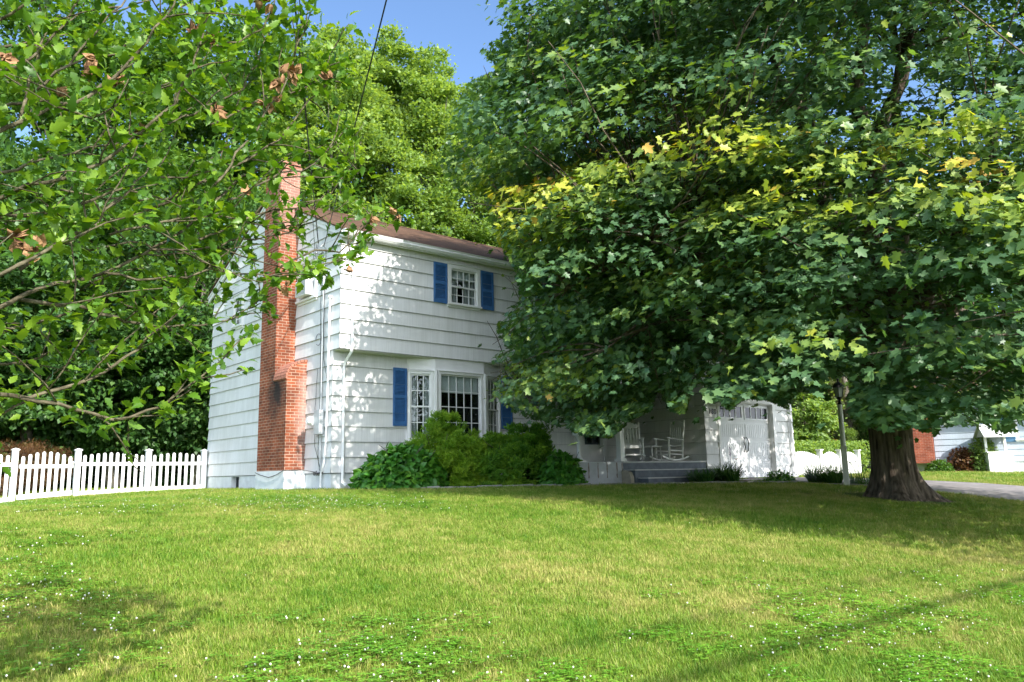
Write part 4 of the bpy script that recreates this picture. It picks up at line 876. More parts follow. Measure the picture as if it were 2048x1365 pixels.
ra = g.uniform(-1, 1, ns); rb_ = g.normal(0, .5, ns) * (1 - .45 * np.abs(ra))
cen = bc[kk] + bo[kk] * (ra * bsz[kk])[:, None] + bs[kk] * (rb_ * bsz[kk])[:, None] + np.array([0, 0, 1.]) * (-slope[kk] * (ra + 1) ** 1.4 * bsz[kk] * .6 - .22 * rb_ ** 2 + g.normal(0, .07, ns))[:, None]
ins, sx, sy, sz = inside(cen); keep = ins & (sz > 5.0) & (cen[:, 2] > 1.1)
cen = cen[keep]; kk = kk[keep]; ra = ra[keep]; sx, sy, sz = sx[keep], sy[keep], sz[keep]; ns = len(cen)
npl = 17; out = norm(bo[kk] + bs[kk] * (rb_[keep] * 1.1)[:, None]); side = np.cross(out, [0, 0, 1.])
k = np.repeat(np.arange(ns), npl); n = len(k)
a = g.uniform(-1, 1, n); bb = g.normal(0, .38, n); lyr = g.uniform(0, 1, n) ** 1.6
P = cen[k] + out[k] * (a * .42)[:, None] + side[k] * (bb * .6)[:, None] + np.array([0, 0, 1.]) * (-.1 * (a + 1) ** 1.5 - .28 * lyr)[:, None]
az = g.uniform(-PI, PI, n); o_ = out[k]; s_ = side[k]
D = norm(o_ * (np.cos(az) * .8 + .5)[:, None] + s_ * np.sin(az)[:, None] * .9 + np.array([0, 0, 1.]) * (-.42 + g.normal(0, .22, n))[:, None])
Nn = norm(np.array([0, 0, .85]) + o_ * .75 + g.normal(0, .3, (n, 3)))
S = g.uniform(.075, .165, n) * (1 - .25 * lyr)
i1, lx, ly, lz = inside(P); i2, x2, y2, _ = inside(P + D * S[:, None]); okl = ((i1 & i2) | (g.uniform(size=n) < .02)) & (lz > 4.6) & (P[:, 2] > .7)
okl &= ~((lx > 1652) & (lx < 1704) & (ly > 752)) & ~((lx > 1410) & (lx < 1440) & (ly > 800))
P, k, D, Nn, S, lyr, lx, ly, lz = P[okl], k[okl], D[okl], Nn[okl], S[okl], lyr[okl], lx[okl], ly[okl], lz[okl]; n = len(k)
print('maple leaves', n, 'sprays', ns, 'boughs', nbo)
# young yellow-green leaves: sprays near the tips of the upper boughs of the lower tier
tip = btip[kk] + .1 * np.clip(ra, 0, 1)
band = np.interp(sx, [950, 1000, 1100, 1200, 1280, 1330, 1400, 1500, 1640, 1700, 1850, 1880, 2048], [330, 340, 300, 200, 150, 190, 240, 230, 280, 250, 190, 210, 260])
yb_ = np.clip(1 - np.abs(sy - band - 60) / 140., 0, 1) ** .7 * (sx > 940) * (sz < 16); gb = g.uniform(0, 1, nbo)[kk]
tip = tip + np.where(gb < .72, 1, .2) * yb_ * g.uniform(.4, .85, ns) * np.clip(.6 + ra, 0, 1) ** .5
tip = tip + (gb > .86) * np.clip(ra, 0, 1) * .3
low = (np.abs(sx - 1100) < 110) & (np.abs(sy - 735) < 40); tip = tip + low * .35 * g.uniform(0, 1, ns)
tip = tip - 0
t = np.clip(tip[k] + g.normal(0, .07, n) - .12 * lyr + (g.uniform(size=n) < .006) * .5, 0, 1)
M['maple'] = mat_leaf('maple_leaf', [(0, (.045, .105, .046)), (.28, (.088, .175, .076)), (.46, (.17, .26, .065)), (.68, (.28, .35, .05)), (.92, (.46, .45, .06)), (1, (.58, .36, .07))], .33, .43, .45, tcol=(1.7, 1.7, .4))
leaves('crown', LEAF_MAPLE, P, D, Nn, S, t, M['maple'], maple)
# trunk with root flare
tk = MB(); prof = [(-.25, .72), (0, .5), (.15, .44), (.35, .41), (.7, .395), (1.2, .39), (1.8, .395), (2.4, .43), (2.8, .46)]; prof = [(z, float(np.interp(z, [p[0] for p in prof], [p[1] for p in prof]))) for z in np.linspace(-.25, 2.8, 26)]
nseg = 96; vs = []; 
for zi, (z, r) in enumerate(prof):
    for j in range(nseg):
        a = 2 * PI * j / nseg; fl = max(0, (.8 - z) / 1.05)
        ridge = .05 * math.sin(a * 9 + 1.3 * math.sin(z * 2)) * (.35 + fl) + .02 * math.sin(a * 17 + z) + .022 * abs(math.sin(a * 23 + 1.1 * math.sin(z * 3.1) + .8 * math.sin(z * 7)))
        roots = fl ** 2 * ((.62 * max(0, math.cos(a + .95)) ** 6) + .26 * max(0, math.cos(a - 2.3)) ** 6 + .3 * max(0, math.cos(a + 2.6)) ** 8 + .3 * max(0, math.cos(a - .6)) ** 8)
        rr_ = r * (1 + ridge) + roots * .9; vs.append((rr_ * math.cos(a), rr_ * math.sin(a), z + .05 * math.sin(3 * a) * (z > 2)))
fs = [(i * nseg + j, i * nseg + (j + 1) % nseg, (i + 1) * nseg + (j + 1) % nseg, (i + 1) * nseg + j) for i in range(len(prof) - 1) for j in range(nseg)]
tk.add(vs, fs); trk = tk.build('trunk', M['bark'], maple, smooth=True)
br = MB(); root_tops = []
for j in range(7):
    a = j * 2 * PI / 7 + g.uniform(-.3, .3); top = (g.uniform(1.5, 3.5) * math.cos(a), g.uniform(1.5, 3.5) * math.sin(a), g.uniform(7, 12)) if j else (.3, .2, 13)
    pts = limb(br, (.2 * math.cos(a), .2 * math.sin(a), 2.2 + .1 * j), top, .24 if j else .32, .05, g, .02, 9, 10, .05); root_tops.append(pts)
for j in range(20):
    a = g.uniform(0, 2 * PI); z = g.uniform(2.5, 5); pts = limb(br, (.15 * math.cos(a), .15 * math.sin(a), z), (7.2 * math.cos(a), 7.2 * math.sin(a), g.uniform(1.8, 4.5)), .11, .015, g, .12, 10, 7, .05); root_tops.append(pts)
allp = np.array([p for pts in root_tops for p in pts[2:]])
sel = g.choice(ns, 700, replace=False)
for i in sel:
    e = cen[i]; dist = np.linalg.norm(allp - e, axis=1) + np.maximum(0, allp[:, 2] - e[2]) * .5; q_ = allp[dist.argmin()]
    if np.linalg.norm(q_ - e) < 5: limb(br, q_, e + out[i] * .3, .022, .005, g, .03, 6, 4, .07)
br.build('branches', M['bark'], maple, smooth=True)

# ------------------------------------------------------------------ rose of sharon (foreground, left)
RB = gat(-900, 3.0); RB = np.array([-10.3, -11.7, terr(-10.3, -11.7)])
ros = thing('rose_of_sharon', 'tall leafy shrub in the near left corner, long branches with dried brown seed pods', 'shrub', RB)
LINES = [
 ([(-60, 450), (0, 438), (75, 432), (154, 415), (249, 374), (315, 357), (378, 357), (430, 340)], 2.3, 2.75),
 ([(-80, 430), (0, 398), (83, 365), (166, 345), (216, 320), (290, 257), (357, 199), (386, 125), (407, 66), (420, 20)], 2.2, 2.5),
 ([(-60, 365), (0, 349), (62, 332), (166, 303), (230, 292), (300, 250)], 2.5, 2.9),
 ([(40, 540), (95, 498), (174, 457), (249, 432), (299, 419), (373, 386), (448, 345), (498, 315), (556, 282), (622, 199), (685, 133)], 2.4, 3.1),
 ([(-20, 625), (33, 598), (73, 579), (135, 568), (205, 546), (256, 528), (318, 488), (351, 470), (392, 440), (430, 400), (490, 353), (560, 325), (647, 290)], 2.2, 3.2),
 ([(33, 598), (110, 610), (172, 612), (205, 629), (249, 645), (293, 652), (351, 652), (421, 652), (468, 634), (520, 600)], 2.3, 2.9),
 ([(-60, 735), (0, 727), (48, 726), (80, 716), (139, 689), (183, 645), (215, 600)], 2.6, 2.9),
 ([(-60, 785), (0, 791), (55, 795), (110, 784), (161, 766), (220, 737), (274, 696), (329, 652), (359, 620), (392, 560), (430, 500)], 2.2, 2.8),
 ([(40, 795), (84, 803), (121, 813), (165, 825), (220, 839), (271, 830), (318, 817), (359, 788), (395, 759), (447, 718), (490, 672)], 2.25, 2.6),
 ([(205, 546), (286, 559), (366, 554), (421, 537), (487, 550), (550, 550), (600, 543), (635, 533), (672, 520), (700, 505)], 2.5, 3.1),
 ([(560, 535), (620, 500), (680, 505), (715, 470), (745, 440), (800, 430)], 3.0, 3.35),
 ([(-60, 290), (0, 260), (41, 249), (100, 212), (174, 199), (232, 149), (307, 75), (344, 8), (360, -60)], 2.1, 2.5),
 ([(60, 190), (133, 129), (158, 108), (216, 37), (245, 8), (270, -60)], 2.3, 2.5),
 ([(-60, 60), (0, 37), (54, 12), (120, -40)], 2.0, 2.1),
 ([(40, 240), (62, 166), (83, 83), (91, 33), (100, -60)], 2.4, 2.6),
 ([(340, 220), (361, 183), (394, 104), (465, 87), (531, 54), (560, -30)], 2.5, 2.8),
 ([(430, 370), (469, 315), (519, 249), (573, 166), (598, 83), (610, 60)], 2.6, 3.0),
 ([(456, 400), (494, 386), (564, 345), (620, 335), (660, 300), (695, 255)], 2.8, 3.2),
 ([(400, 480), (456, 457), (531, 424), (600, 415), (655, 395), (690, 350)], 2.7, 3.2),
 ([(220, 470), (330, 440), (450, 430), (540, 455), (600, 450)], 2.5, 3.0),
 ([(300, 500), (400, 500), (480, 480), (570, 470), (600, 452)], 2.6, 3.1),
 ([(-40, 560), (60, 520), (150, 480), (210, 430), (260, 380), (300, 330)], 2.1, 2.5),
 ([(-40, 160), (60, 120), (120, 60), (180, -30)], 2.3, 2.5),
 ([(250, 330), (330, 250), (400, 220), (480, 180), (520, 110), (540, 60)], 2.6, 3.0),
 ([(420, 250), (500, 210), (580, 190), (640, 160), (660, 110)], 2.8, 3.2),
 ([(-40, 690), (40, 650), (110, 640), (180, 600), (250, 590), (330, 600)], 2.5, 2.9),
 ([(-60, 860), (0, 830), (60, 800), (120, 740), (170, 700)], 2.7, 2.9),
 ([(-40, 480), (80, 470), (180, 500), (280, 480), (360, 520), (440, 500)], 2.9, 3.3),
 ([(-40, 220), (80, 200), (190, 240), (290, 180), (400, 160)], 2.9, 3.3),
 ([(-40, 100), (100, 90), (230, 110), (330, 40), (420, -20)], 2.8, 3.1),
 ([(120, 380), (230, 400), (340, 400), (440, 300), (540, 330)], 3.0, 3.4),
]
g = np.random.default_rng(5)
def resample(pts, step):
    pts = np.array(pts, float); seg = np.linalg.norm(np.diff(pts, axis=0), axis=1); s = np.concatenate([[0], np.cumsum(seg)]); n = max(2, int(s[-1] / step) + 1); q = np.linspace(0, s[-1], n)
    return np.stack([np.interp(q, s, pts[:, i]) for i in range(3)], -1)
brm = MB(); LP = []; LD = []; LS = []; LT = []; tips = []
def cluster(p, d, n, spread, big=1.0):
    for _ in range(n):
        a = norm((d * g.uniform(-.1, 1.1) + g.normal(size=3) * .75 + np.array([0, 0, .25]))[None])[0]
        LP.append(p + g.normal(size=3) * spread); LD.append(a); LS.append(g.uniform(.024, .056) * big); LT.append(g.uniform(.1, .9))
for (ln, d0, d1) in LINES:
    n = len(ln); W = np.array([at(x, y, d0 + (d1 - d0) * i / (n - 1) + g.uniform(-.03, .03)) for i, (x, y) in enumerate(ln)]) - RB
    W = resample(W, .05); W[1:-1] += g.normal(0, .004, (len(W) - 2, 3)); m = len(W); L_ = m * .05
    r0 = min(.0068, .0036 + L_ * .0034) if ln[0][0] < 60 else .0042; rad = [r0 + (.0022 - r0) * (i / (m - 1)) for i in range(m)]; brm.tube(W, rad, 7)
    for i in range(2, m):
        d = norm((W[i] - W[i - 1])[None])[0]; f = i / m
        if g.uniform() < .75 + .2 * f: cluster(W[i], d, g.integers(5, 10), .03)
        if g.uniform() < .6:   # side twig
            sd = norm((d * .8 + g.normal(size=3) * .7 + np.array([0, 0, .35]))[None])[0]; l = g.uniform(.08, .34) * (1 - .35 * f); q = [W[i]]; 
            for s in range(4): sd = norm((sd + g.normal(size=3) * .15)[None])[0]; q.append(q[-1] + sd * l / 4)
            brm.tube(q, [.003, .0027, .0024, .002, .0015], 5)
            for s in (2, 3): 
                if g.uniform() < .7: cluster(q[s], sd, g.integers(1, 4), .01)
            cluster(q[-1], sd, g.integers(6, 11), .016); tips.append(q[-1])
    cluster(W[-1], d, 8, .015, 1.1); tips.append(W[-1])
    # continue each bough back to the shrub base
    if ln[0][0] < 0:
        s0 = W[0]; base = np.array([g.normal(0, .08), g.normal(0, .08), .0]); mid = (s0 + base) / 2 + np.array([-.15, -.1, .25]); cw_ = resample([base, base * .55 + mid * .45 + g.normal(0, .05, 3), mid + g.normal(0, .06, 3), mid * .4 + s0 * .6 + g.normal(0, .03, 3), s0], .06); brm.tube(cw_, list(np.linspace(.015, r0, len(cw_))), 7)
        for i in range(int(len(cw_) * .28), len(cw_) - 1):
            d = norm((cw_[i + 1] - cw_[i])[None])[0]
            for _ in range(2):
                sd = norm((d * .5 + g.normal(size=3) + np.array([0, 0, .3]))[None])[0]; e2_ = cw_[i] + sd * g.uniform(.08, .32); brm.tube([cw_[i], e2_], [.003, .0015], 4); cluster(e2_, sd, 7, .03); cluster((cw_[i] + e2_) / 2, sd, 3, .02)
# upper part of the shrub outside the frame, which throws the shadow on the lawn
LP2 = []
for k in range(8):
    e = np.array([g.uniform(-.9, .9), g.uniform(-1.7, .2), g.uniform(1.6, 3.1)]); brm.tube([(g.normal() * .06, g.normal() * .06, 0), e * .5 + g.normal(size=3) * .08, e], [.018, .011, .004], 6)
    for j in range(40): cluster(e * g.uniform(.55, 1.05) + g.normal(size=3) * .16, norm(e[None])[0], 3, .03)
brm.build('branches', M['twig'], ros, smooth=True)
P = np.array(LP); D = np.array(LD); S = np.array(LS); t = np.array(LT); n = len(P)
lx, ly, lz = project(P + RB); ok = ~((lz > .2) & (lx > 260) & (ly > 880)) & ~((lz > 0) & (lz < 1.5) & (lx > -200)) & ~((lz > 0) & (lx > 830)) & ~((lz > 0) & (lx > 500) & (ly > 700))
ok &= ~((lz > 0) & (lx > 556) & (lx < 612) & (ly > 322) & (ly < 395) & (g.uniform(size=n) < .8)); ok &= ~((lz > 0) & (lx > 515) & (lx < 700) & (ly > 415) & (ly < 505) & (g.uniform(size=n) < .6)); P, D, S, t = P[ok], D[ok], S[ok], t[ok]; n = len(P)
M['hib'] = mat_leaf('shrub_leaf', [(0, (.03, .09, .01)), (.5, (.085, .19, .016)), (1, (.24, .37, .035))], .42, .4, .4, tcol=(1.5, 1.4, .3))
leaves('foliage', LEAF_HIB, P, D, norm(np.array([0, 0, 1.]) + g.normal(0, .55, (n, 3))), S, t, M['hib'], ros)
PODS = [(185, 130, 2.35, 5), (228, 165, 2.35, 4), (115, 185, 2.4, 3), (400, 66, 2.55, 3), (425, 80, 2.55, 4), (580, 145, 2.75, 6), (560, 170, 2.75, 3), (430, 228, 2.7, 3), (540, 205, 2.8, 3), (30, 485, 2.25, 4), (70, 500, 2.25, 5), (530, 5, 2.7, 3), (660, 160, 3.0, 2), (745, 437, 3.2, 2), (797, 428, 3.25, 2), (565, 575, 2.9, 3), (490, 380, 2.8, 2), (10, 120, 2.2, 3), (290, 265, 2.9, 2), (703, 545, 3.1, 1)]
T6 = [(0, .25), (.3, .42), (.6, .3), (1, .02)]
for (x, y, d, nn) in PODS:
    m_ = MB(); c = at(x, y, d) - RB
    for j in range(nn):
        o2 = c + g.normal(0, .011, 3); ax0 = norm(g.normal(size=3)[None] + [[0, 0, .2]])[0]
        for s in range(5):
            a2 = norm((ax0 + norm(g.normal(size=3)[None])[0] * .55)[None])[0]; sd = norm(np.cross(a2, g.normal(size=3))[None])[0]; nn3 = np.cross(a2, sd); L2 = g.uniform(.026, .044)
            vs = []; 
            for (u1, w1) in T6: vs += [o2 + a2 * L2 * u1 + sd * L2 * w1 * .8, o2 + a2 * L2 * u1 - nn3 * L2 * w1 * .35, o2 + a2 * L2 * u1 - sd * L2 * w1 * .8]
            m_.add(vs, [(i * 3 + q2, i * 3 + q2 + 1, i * 3 + q2 + 4, i * 3 + q2 + 3) for i in range(3) for q2 in (0, 1)])
    m_.build('seed_pod', M['pod'], ros)

# ------------------------------------------------------------------ planting by the house
M['hyd'] = mat_leaf('hydrangea_leaf', [(0, (.04, .15, .02)), (.5, (.075, .25, .03)), (1, (.2, .4, .035))], .35, .4, .45)
M['yew'] = mat_leaf('yew_needle', [(0, (.05, .14, .018)), (.5, (.11, .28, .025)), (1, (.27, .46, .04))], .3, .5, .3)
M['cyp'] = mat_leaf('threadleaf_needle', [(0, (.08, .19, .02)), (.5, (.17, .36, .025)), (1, (.38, .55, .05))], .3, .5, .3)
M['lily'] = mat_leaf('daylily_blade', [(0, (.02, .08, .02)), (.5, (.045, .14, .03)), (1, (.12, .24, .06))], .35, .4, .4)
def bush(name, label, c, rx, ry, h, kind, n, leaf, tmpl, seed, lobes=9, cat='shrub', flat=1.0, shell=.72, rz=0):
    t = thing(name, label, cat, (c[0], c[1], terr(c[0], c[1])), rz); g = np.random.default_rng(seed)
    # lobed mound
    lo = norm(g.normal(size=(lobes, 3))); lo[:, 2] = np.abs(lo[:, 2]) * .9 + .05; la = g.uniform(.06, .2, lobes)
    u = norm(g.normal(size=(n, 3))); u[:, 2] = np.abs(u[:, 2]) * 1.0 - .12
    bump = 1 + np.sum(la[None] * np.exp(-8 * (1 - np.clip(u @ lo.T, -1, 1))), 1) - .1
    rad = bump * g.uniform(shell, 1.0, n) ** .7
    P = u * rad[:, None] * np.array([rx, ry, h]) ; P[:, 2] = np.maximum(P[:, 2], g.uniform(.02, .1, n)) 
    out = norm(u / np.array([rx, ry, h])); A = norm(out * .8 + g.normal(0, .5, (n, 3)) + np.array([0, 0, .1 if tmpl is LEAF_NEEDLE else -.35]))
    Nn = norm(out + np.array([0, 0, .7]) + g.normal(0, .35, (n, 3)))
    tt = np.clip(g.normal(.42, .18, n) + .25 * (rad / bump.max() - .7), 0, 1)
    leaves('foliage', tmpl, P, A, Nn, leaf * g.uniform(.65, 1.25, n), tt, M[kind], t)
    m_ = MB()
    for k in range(9):
        a = k * .7; limb(m_, (.05 * math.cos(a), .05 * math.sin(a), -.05), (rx * .75 * math.cos(a), ry * .75 * math.sin(a), h * g.uniform(.5, .85)), .018, .005, g, .05, 6, 5)
    m_.build('stems', M['bark2'], t); return t
def sprays(name, label, c, rx, ry, h, kind, ns, per, L_, seed, cat='shrub', group=None, w=.012, droop=.3):
    """evergreen mound of little feathery sprays"""
    t = thing(name, label, cat, (c[0], c[1], terr(c[0], c[1])), 0, group); g = np.random.default_rng(seed)
    lobes = 9; lo = norm(g.normal(size=(lobes, 3))); lo[:, 2] = np.abs(lo[:, 2]); la = g.uniform(.1, .42, lobes)
    NT = 300; ut = norm(g.normal(size=(NT, 3))); ut[:, 2] = np.abs(ut[:, 2]) * 1.05 - .1
    bump = .93 + np.sum(la[None] * np.exp(-14 * (1 - np.clip(ut @ lo.T, -1, 1))), 1); tr_ = bump * g.uniform(.72, 1.12, NT)
    tc_ = ut * tr_[:, None] * np.array([rx, ry, h]) * .92; tk_ = g.integers(0, NT, ns); tsz = g.uniform(.07, .17, NT)
    c0 = tc_[tk_] + norm(g.normal(size=(ns, 3))) * (tsz[tk_] * g.uniform(.1, 1, ns) ** .5)[:, None] * np.array([1, 1, .7]); c0[:, 2] = np.maximum(c0[:, 2], .03)
    ax = norm(norm(c0 - tc_[tk_]) * .8 + norm(ut / np.array([rx, ry, h]))[tk_] * .7 + np.array([0, 0, .35]) + g.normal(0, .25, (ns, 3)))
    k = np.repeat(np.arange(ns), per); n = len(k); f = g.uniform(0, 1, n)
    P = c0[k] + ax[k] * (f * L_ * 1.6)[:, None] + g.normal(0, .008, (n, 3)); D = norm(ax[k] * .7 + g.normal(0, .6, (n, 3)) + np.array([0, 0, -droop * .3]))
    tt = np.clip(g.normal(.3, .14, NT)[tk_][k] + f * .45 + g.normal(0, .08, n), 0, 1)
    T = (np.array([(0, w * 6, 0), (0, -w * 6, 0), (1, -w * 3, 0), (1, w * 3, 0)]), [[0, 1, 2, 3]])
    leaves('foliage', T, P, D, norm(g.normal(size=(n, 3)) + np.array([0, 0, 1.])), L_ * g.uniform(.5, 1.1, n), tt, M[kind], t)
    m_ = MB()
    for q in range(10):
        a = q * .63; limb(m_, (.06 * math.cos(a), .06 * math.sin(a), -.05), (rx * .7 * math.cos(a), ry * .7 * math.sin(a), h * g.uniform(.45, .8)), .022, .006, g, .05, 6, 5)
    m_.build('stems', M['bark'], t); return t
bush('hydrangea', 'round hydrangea bush with big heart-shaped leaves, nearest the house corner', (1.0, -1.2), .98, .85, 1.08, 'hyd', 4200, .15, LEAF_HYD, 51, 10, shell=.6)
sprays('threadleaf_cypress', 'loose yellow-green evergreen bush in front of the bay window', (2.3, -.95), 1.25, .65, 1.5, 'cyp', 9000, 16, .06, 52, w=.02)
sprays('yew', 'broad dark green yew bush between the yellow-green bush and the porch', (4.0, -1.3), 1.3, .85, 1.32, 'yew', 10500, 16, .05, 53, w=.03)
bush('hydrangea', 'dark leafy hydrangea at the left end of the porch platform', (4.35, -2.55), .55, .45, .9, 'hyd', 1700, .13, LEAF_HYD, 54, 8, shell=.6)
def blades(name, label, c, n, L_, spread, seed, kind='lily', cat='plant', w=.016, flowers=0, fl_mat='flower', group=None, arch=.75):
    t = thing(name, label, cat, (c[0], c[1], terr(c[0], c[1])), 0, group); g = np.random.default_rng(seed); V = []; F = []; T = []
    for i in range(n):
        a = g.uniform(0, 2 * PI); r = g.uniform(0, 1) ** .5 * spread * .55; l = L_ * g.uniform(.5, 1.1); el = g.uniform(.75, 1.45); b = len(V); ww = w * g.uniform(.7, 1.2)
        p = np.array([r * math.cos(a + 1), r * math.sin(a + 1), 0.]); sd = np.array([-math.sin(a), math.cos(a), 0]); tt = g.uniform(.1, .9)
        for s in range(6):
            f = s / 5; wd = ww * (1 - f ** 2) + .001; V += [p + sd * wd, p - sd * wd]; T += [tt, tt]; e = el - arch * 1.9 * f * f; p = p + np.array([math.cos(a) * math.cos(e), math.sin(a) * math.cos(e), math.sin(e)]) * l / 5
        F += [[b + 2 * s, b + 2 * s + 1, b + 2 * s + 3, b + 2 * s + 2] for s in range(5)]
    V = np.array(V); V[:, 2] = np.maximum(V[:, 2], .01)
    bulk('foliage', V, np.full(len(F), 4), np.array(F).ravel(), M[kind], t, np.array(T))
    for i in range(flowers):
        a = g.uniform(0, 2 * PI); top = np.array([spread * .6 * math.cos(a), spread * .6 * math.sin(a), L_ * g.uniform(.85, 1.15)]); m_ = MB(); m_.tube([(0, 0, 0), top * .5 + [0, 0, .08], top], .005, 5); so2 = m_.build('flower_stalk', GREENS['mid'], t)
        m_ = MB()
        for k in range(6):
            b_ = k * PI / 3; d_ = np.array([math.cos(b_), math.sin(b_), .55]); s_ = np.array([-math.sin(b_), math.cos(b_), 0]) * .02; m_.add([top, top + d_ * .035 + s_, top + d_ * .075, top + d_ * .035 - s_], [(0, 1, 2, 3)])
        m_.build('flower', M[fl_mat], so2)
    return t
blades('daylily', 'clump of daylilies with one orange bloom left of the garage door', (9.35, -3.35), 420, .62, .55, 61, flowers=1, w=.014)
blades('daylily', 'low clump of strappy leaves at the foot of the porch steps', (8.25, -3.4), 300, .45, .5, 62, w=.014)
bush('perennial', 'small bushy green plant in the middle of the bed before the garage door', (10.2, -4.35), .5, .35, .36, 'hyd', 900, .07, LEAF_QUAD, 63, 8, 'plant', shell=.4)
blades('ornamental_grass', 'dense fountain of dark grassy leaves at the right corner of the garage', (11.0, -5.15), 700, .62, .7, 64, w=.008)
blades('ornamental_grass', 'thin airy stems with tiny white flowers left of the lamp post', (11.3, -5.9), 240, .5, .5, 66, w=.005, flowers=9, fl_mat='white')
blades('ornamental_grass', 'thin airy stems between the lamp post and the maple trunk', (10.9, -6.6), 220, .52, .4, 67, w=.005, flowers=6, fl_mat='white')

# ------------------------------------------------------------------ neighbouring house
NH0 = at(1873, 931, 34.0)           # brick / siding corner line, on the face turned to us
nh = thing('neighboring_house', 'pale blue sided neighbouring house with a brick end and slate blue shutters', 'house', (NH0[0], NH0[1], 0))
nh.rotation_euler = (0, 0, R(-72))
# local frame: +x runs to the right in the picture, outward normal -y
# (rotation about z chosen so that the face turns toward the street)
FN = frame((0, 0, 0), (1, 0, 0), (0, -1, 0))
zb = terr(NH0[0], NH0[1])
m_ = MB(); m_.box(-2.0, 9.9, .02, 8, zb - .4, .35); m_.build('foundation', M['found'], nh)
def lap(F, u0, u1, z0, z1, h=.25):
    m_ = MB(); z = z0
    while z < z1: m_.add([F(u0, .025, z), F(u1, .025, z), F(u1, .004, z + h), F(u0, .004, z + h), F(u0, 0, z), F(u1, 0, z)], [(0, 1, 2, 3), (4, 5, 1, 0)]); z += h
    return m_
lap(FN, .0, 10, .35, 3.1).build('wall', M['nsiding'], nh)
m_ = MB(); m_.box(-1.9, -.02, -.4, .5, .35, 3.1); m_.box(-1.9, 9.9, .52, 7.9, .36, 3.1); m_.build('brick_wall', M['nbrick'], nh)
m_ = MB(); m_.hexa([(-2.2, -.8, 3.1), (10.3, -.8, 3.1), (10.3, 4, 5.3), (-2.2, 4, 5.3), (-2.2, -.8, 3.25), (10.3, -.8, 3.25), (10.3, 4, 5.45), (-2.2, 4, 5.45)])
m_.hexa([(-2.2, 4, 5.3), (10.3, 4, 5.3), (10.3, 8.6, 3.1), (-2.2, 8.6, 3.1), (-2.2, 4, 5.45), (10.3, 4, 5.45), (10.3, 8.6, 3.25), (-2.2, 8.6, 3.25)]); m_.build('roof', M['roof'], nh)
shutter(FN, 4.35, 4.8, 1.15, 2.6, nh).data.materials[0] = M['nblue']; shutter(FN, 2.55, 3.0, 1.15, 2.6, nh).data.materials[0] = M['nblue']
window(FN, 3.1, 4.25, 1.25, 2.5, 3, 2, .4, parent=nh)

ww_ = gat(1995, 32.5); wl = thing('wishing_well', 'white boarded wishing well with a little gabled roof on the neighbouring lawn', 'wishing well', ww_, R(-52))
m_ = MB(); m_.box(-.46, .46, -.46, .46, -.1, .8); m_.box(-.5, .5, -.5, .5, .8, .84)
for z in (.26, .53): m_.box(-.475, .475, -.475, .475, z, z + .02)
m_.build('base', M['vinyl'], wl)
for s in (-1, 1): m_ = MB(); m_.box(s * .36 - .045, s * .36 + .045, -.045, .045, .84, 1.62); m_.build('post', M['vinyl'], wl)
m_ = MB()
for s in (-1, 1): m_.hexa([(-.6, s * .62, 1.42), (.6, s * .62, 1.42), (.6, 0, 1.92), (-.6, 0, 1.92), (-.6, s * .62, 1.46), (.6, s * .62, 1.46), (.6, 0, 1.97), (-.6, 0, 1.97)])
m_.prism([(-.5, 1.46), (.5, 1.46), (0, 1.88)], frame((0, 0, 0), (0, 1, 0), (1, 0, 0)), -.5, -.47); m_.prism([(-.5, 1.46), (.5, 1.46), (0, 1.88)], frame((0, 0, 0), (0, 1, 0), (1, 0, 0)), .47, .5); m_.build('roof', M['tread'], wl)
def nb(px, d, rx, h, kind, lb, seed, leaf=.12, n=2500, name='shrub'):
    c = gat(px, d); return bush(name, lb, c, rx, rx, h, kind, n, leaf, LEAF_QUAD, seed, 8, 'shrub', shell=.45)
M['rusty'] = GREENS['rust']; M['brightb'] = GREENS['bright']; M['midb'] = GREENS['mid']
nb(1930, 33.2, .62, 1.3, 'rusty', 'reddish bronze shrub against the pale blue siding', 71)
nb(1968, 33, .75, 1.75, 'brightb', 'bright yellow-green shrub right behind the wishing well', 72, n=4000)
nb(1878, 33.2, .5, .6, 'midb', 'small low green shrub at the corner of the brick wall', 73, n=1500)
nb(2032, 34, .7, 1.35, 'midb', 'green shrub between the wishing well and the right edge', 74, n=2500)

# ------------------------------------------------------------------ wires
def cable(name, label, pts, r, sag=0, grp=None):
    a, b = np.array(pts[0], float), np.array(pts[1], float); q_ = [a + (b - a) * t - np.array([0, 0, sag * 4 * t * (1 - t)]) for t in np.linspace(0, 1, 40)]
    m_ = MB(); m_.tube(q_, r, 6); o = m_.build(name, M['cable']); return tag(o, label, 'cable', grp)
# the service drops leave the gable and pass overhead toward the street
e1 = (-.1, .35, 5.35); c1 = at(771, 0, 8.2); e2 = (-.1, .62, 5.5); c2 = at(590, 0, 9.5)
def beyond(e, c, L_): e = np.array(e); c = np.array(c); return c + (c - e) / np.linalg.norm(c - e) * L_
cable('overhead_cable', 'thin black service cable running from the front corner of the gable up across the sky', (e1, beyond(e1, c1, 5.5)), .0085, .05)
cable('overhead_cable', 'thicker black service cable beside the chimney, rising from the looped wires', (e2, beyond(e2, c2, 6)), .012, .05)
cable('overhead_cable', 'fine black telephone wire close to the thicker cable beside the chimney', ((-.1, .8, 5.45), beyond((-.1, .8, 5.45), at(600, 0, 9.3), 6)), .006, .08)
lw = MB()
for k, (y0, z0) in enumerate(((.62, 5.5), (.8, 5.45), (.7, 5.48))):
    lw.tube([(-.1, y0, z0), (-.12, y0 + .03, z0 - .35), (-.1, y0 - .02 + .05 * k, z0 - .62), (-.1, y0 - .14, z0 - .66), (-.09, .5, z0 - .45), (-.1, .42, 5.25)], .007, 5)
lo_ = lw.build('wire_loops', M['cable'], house)
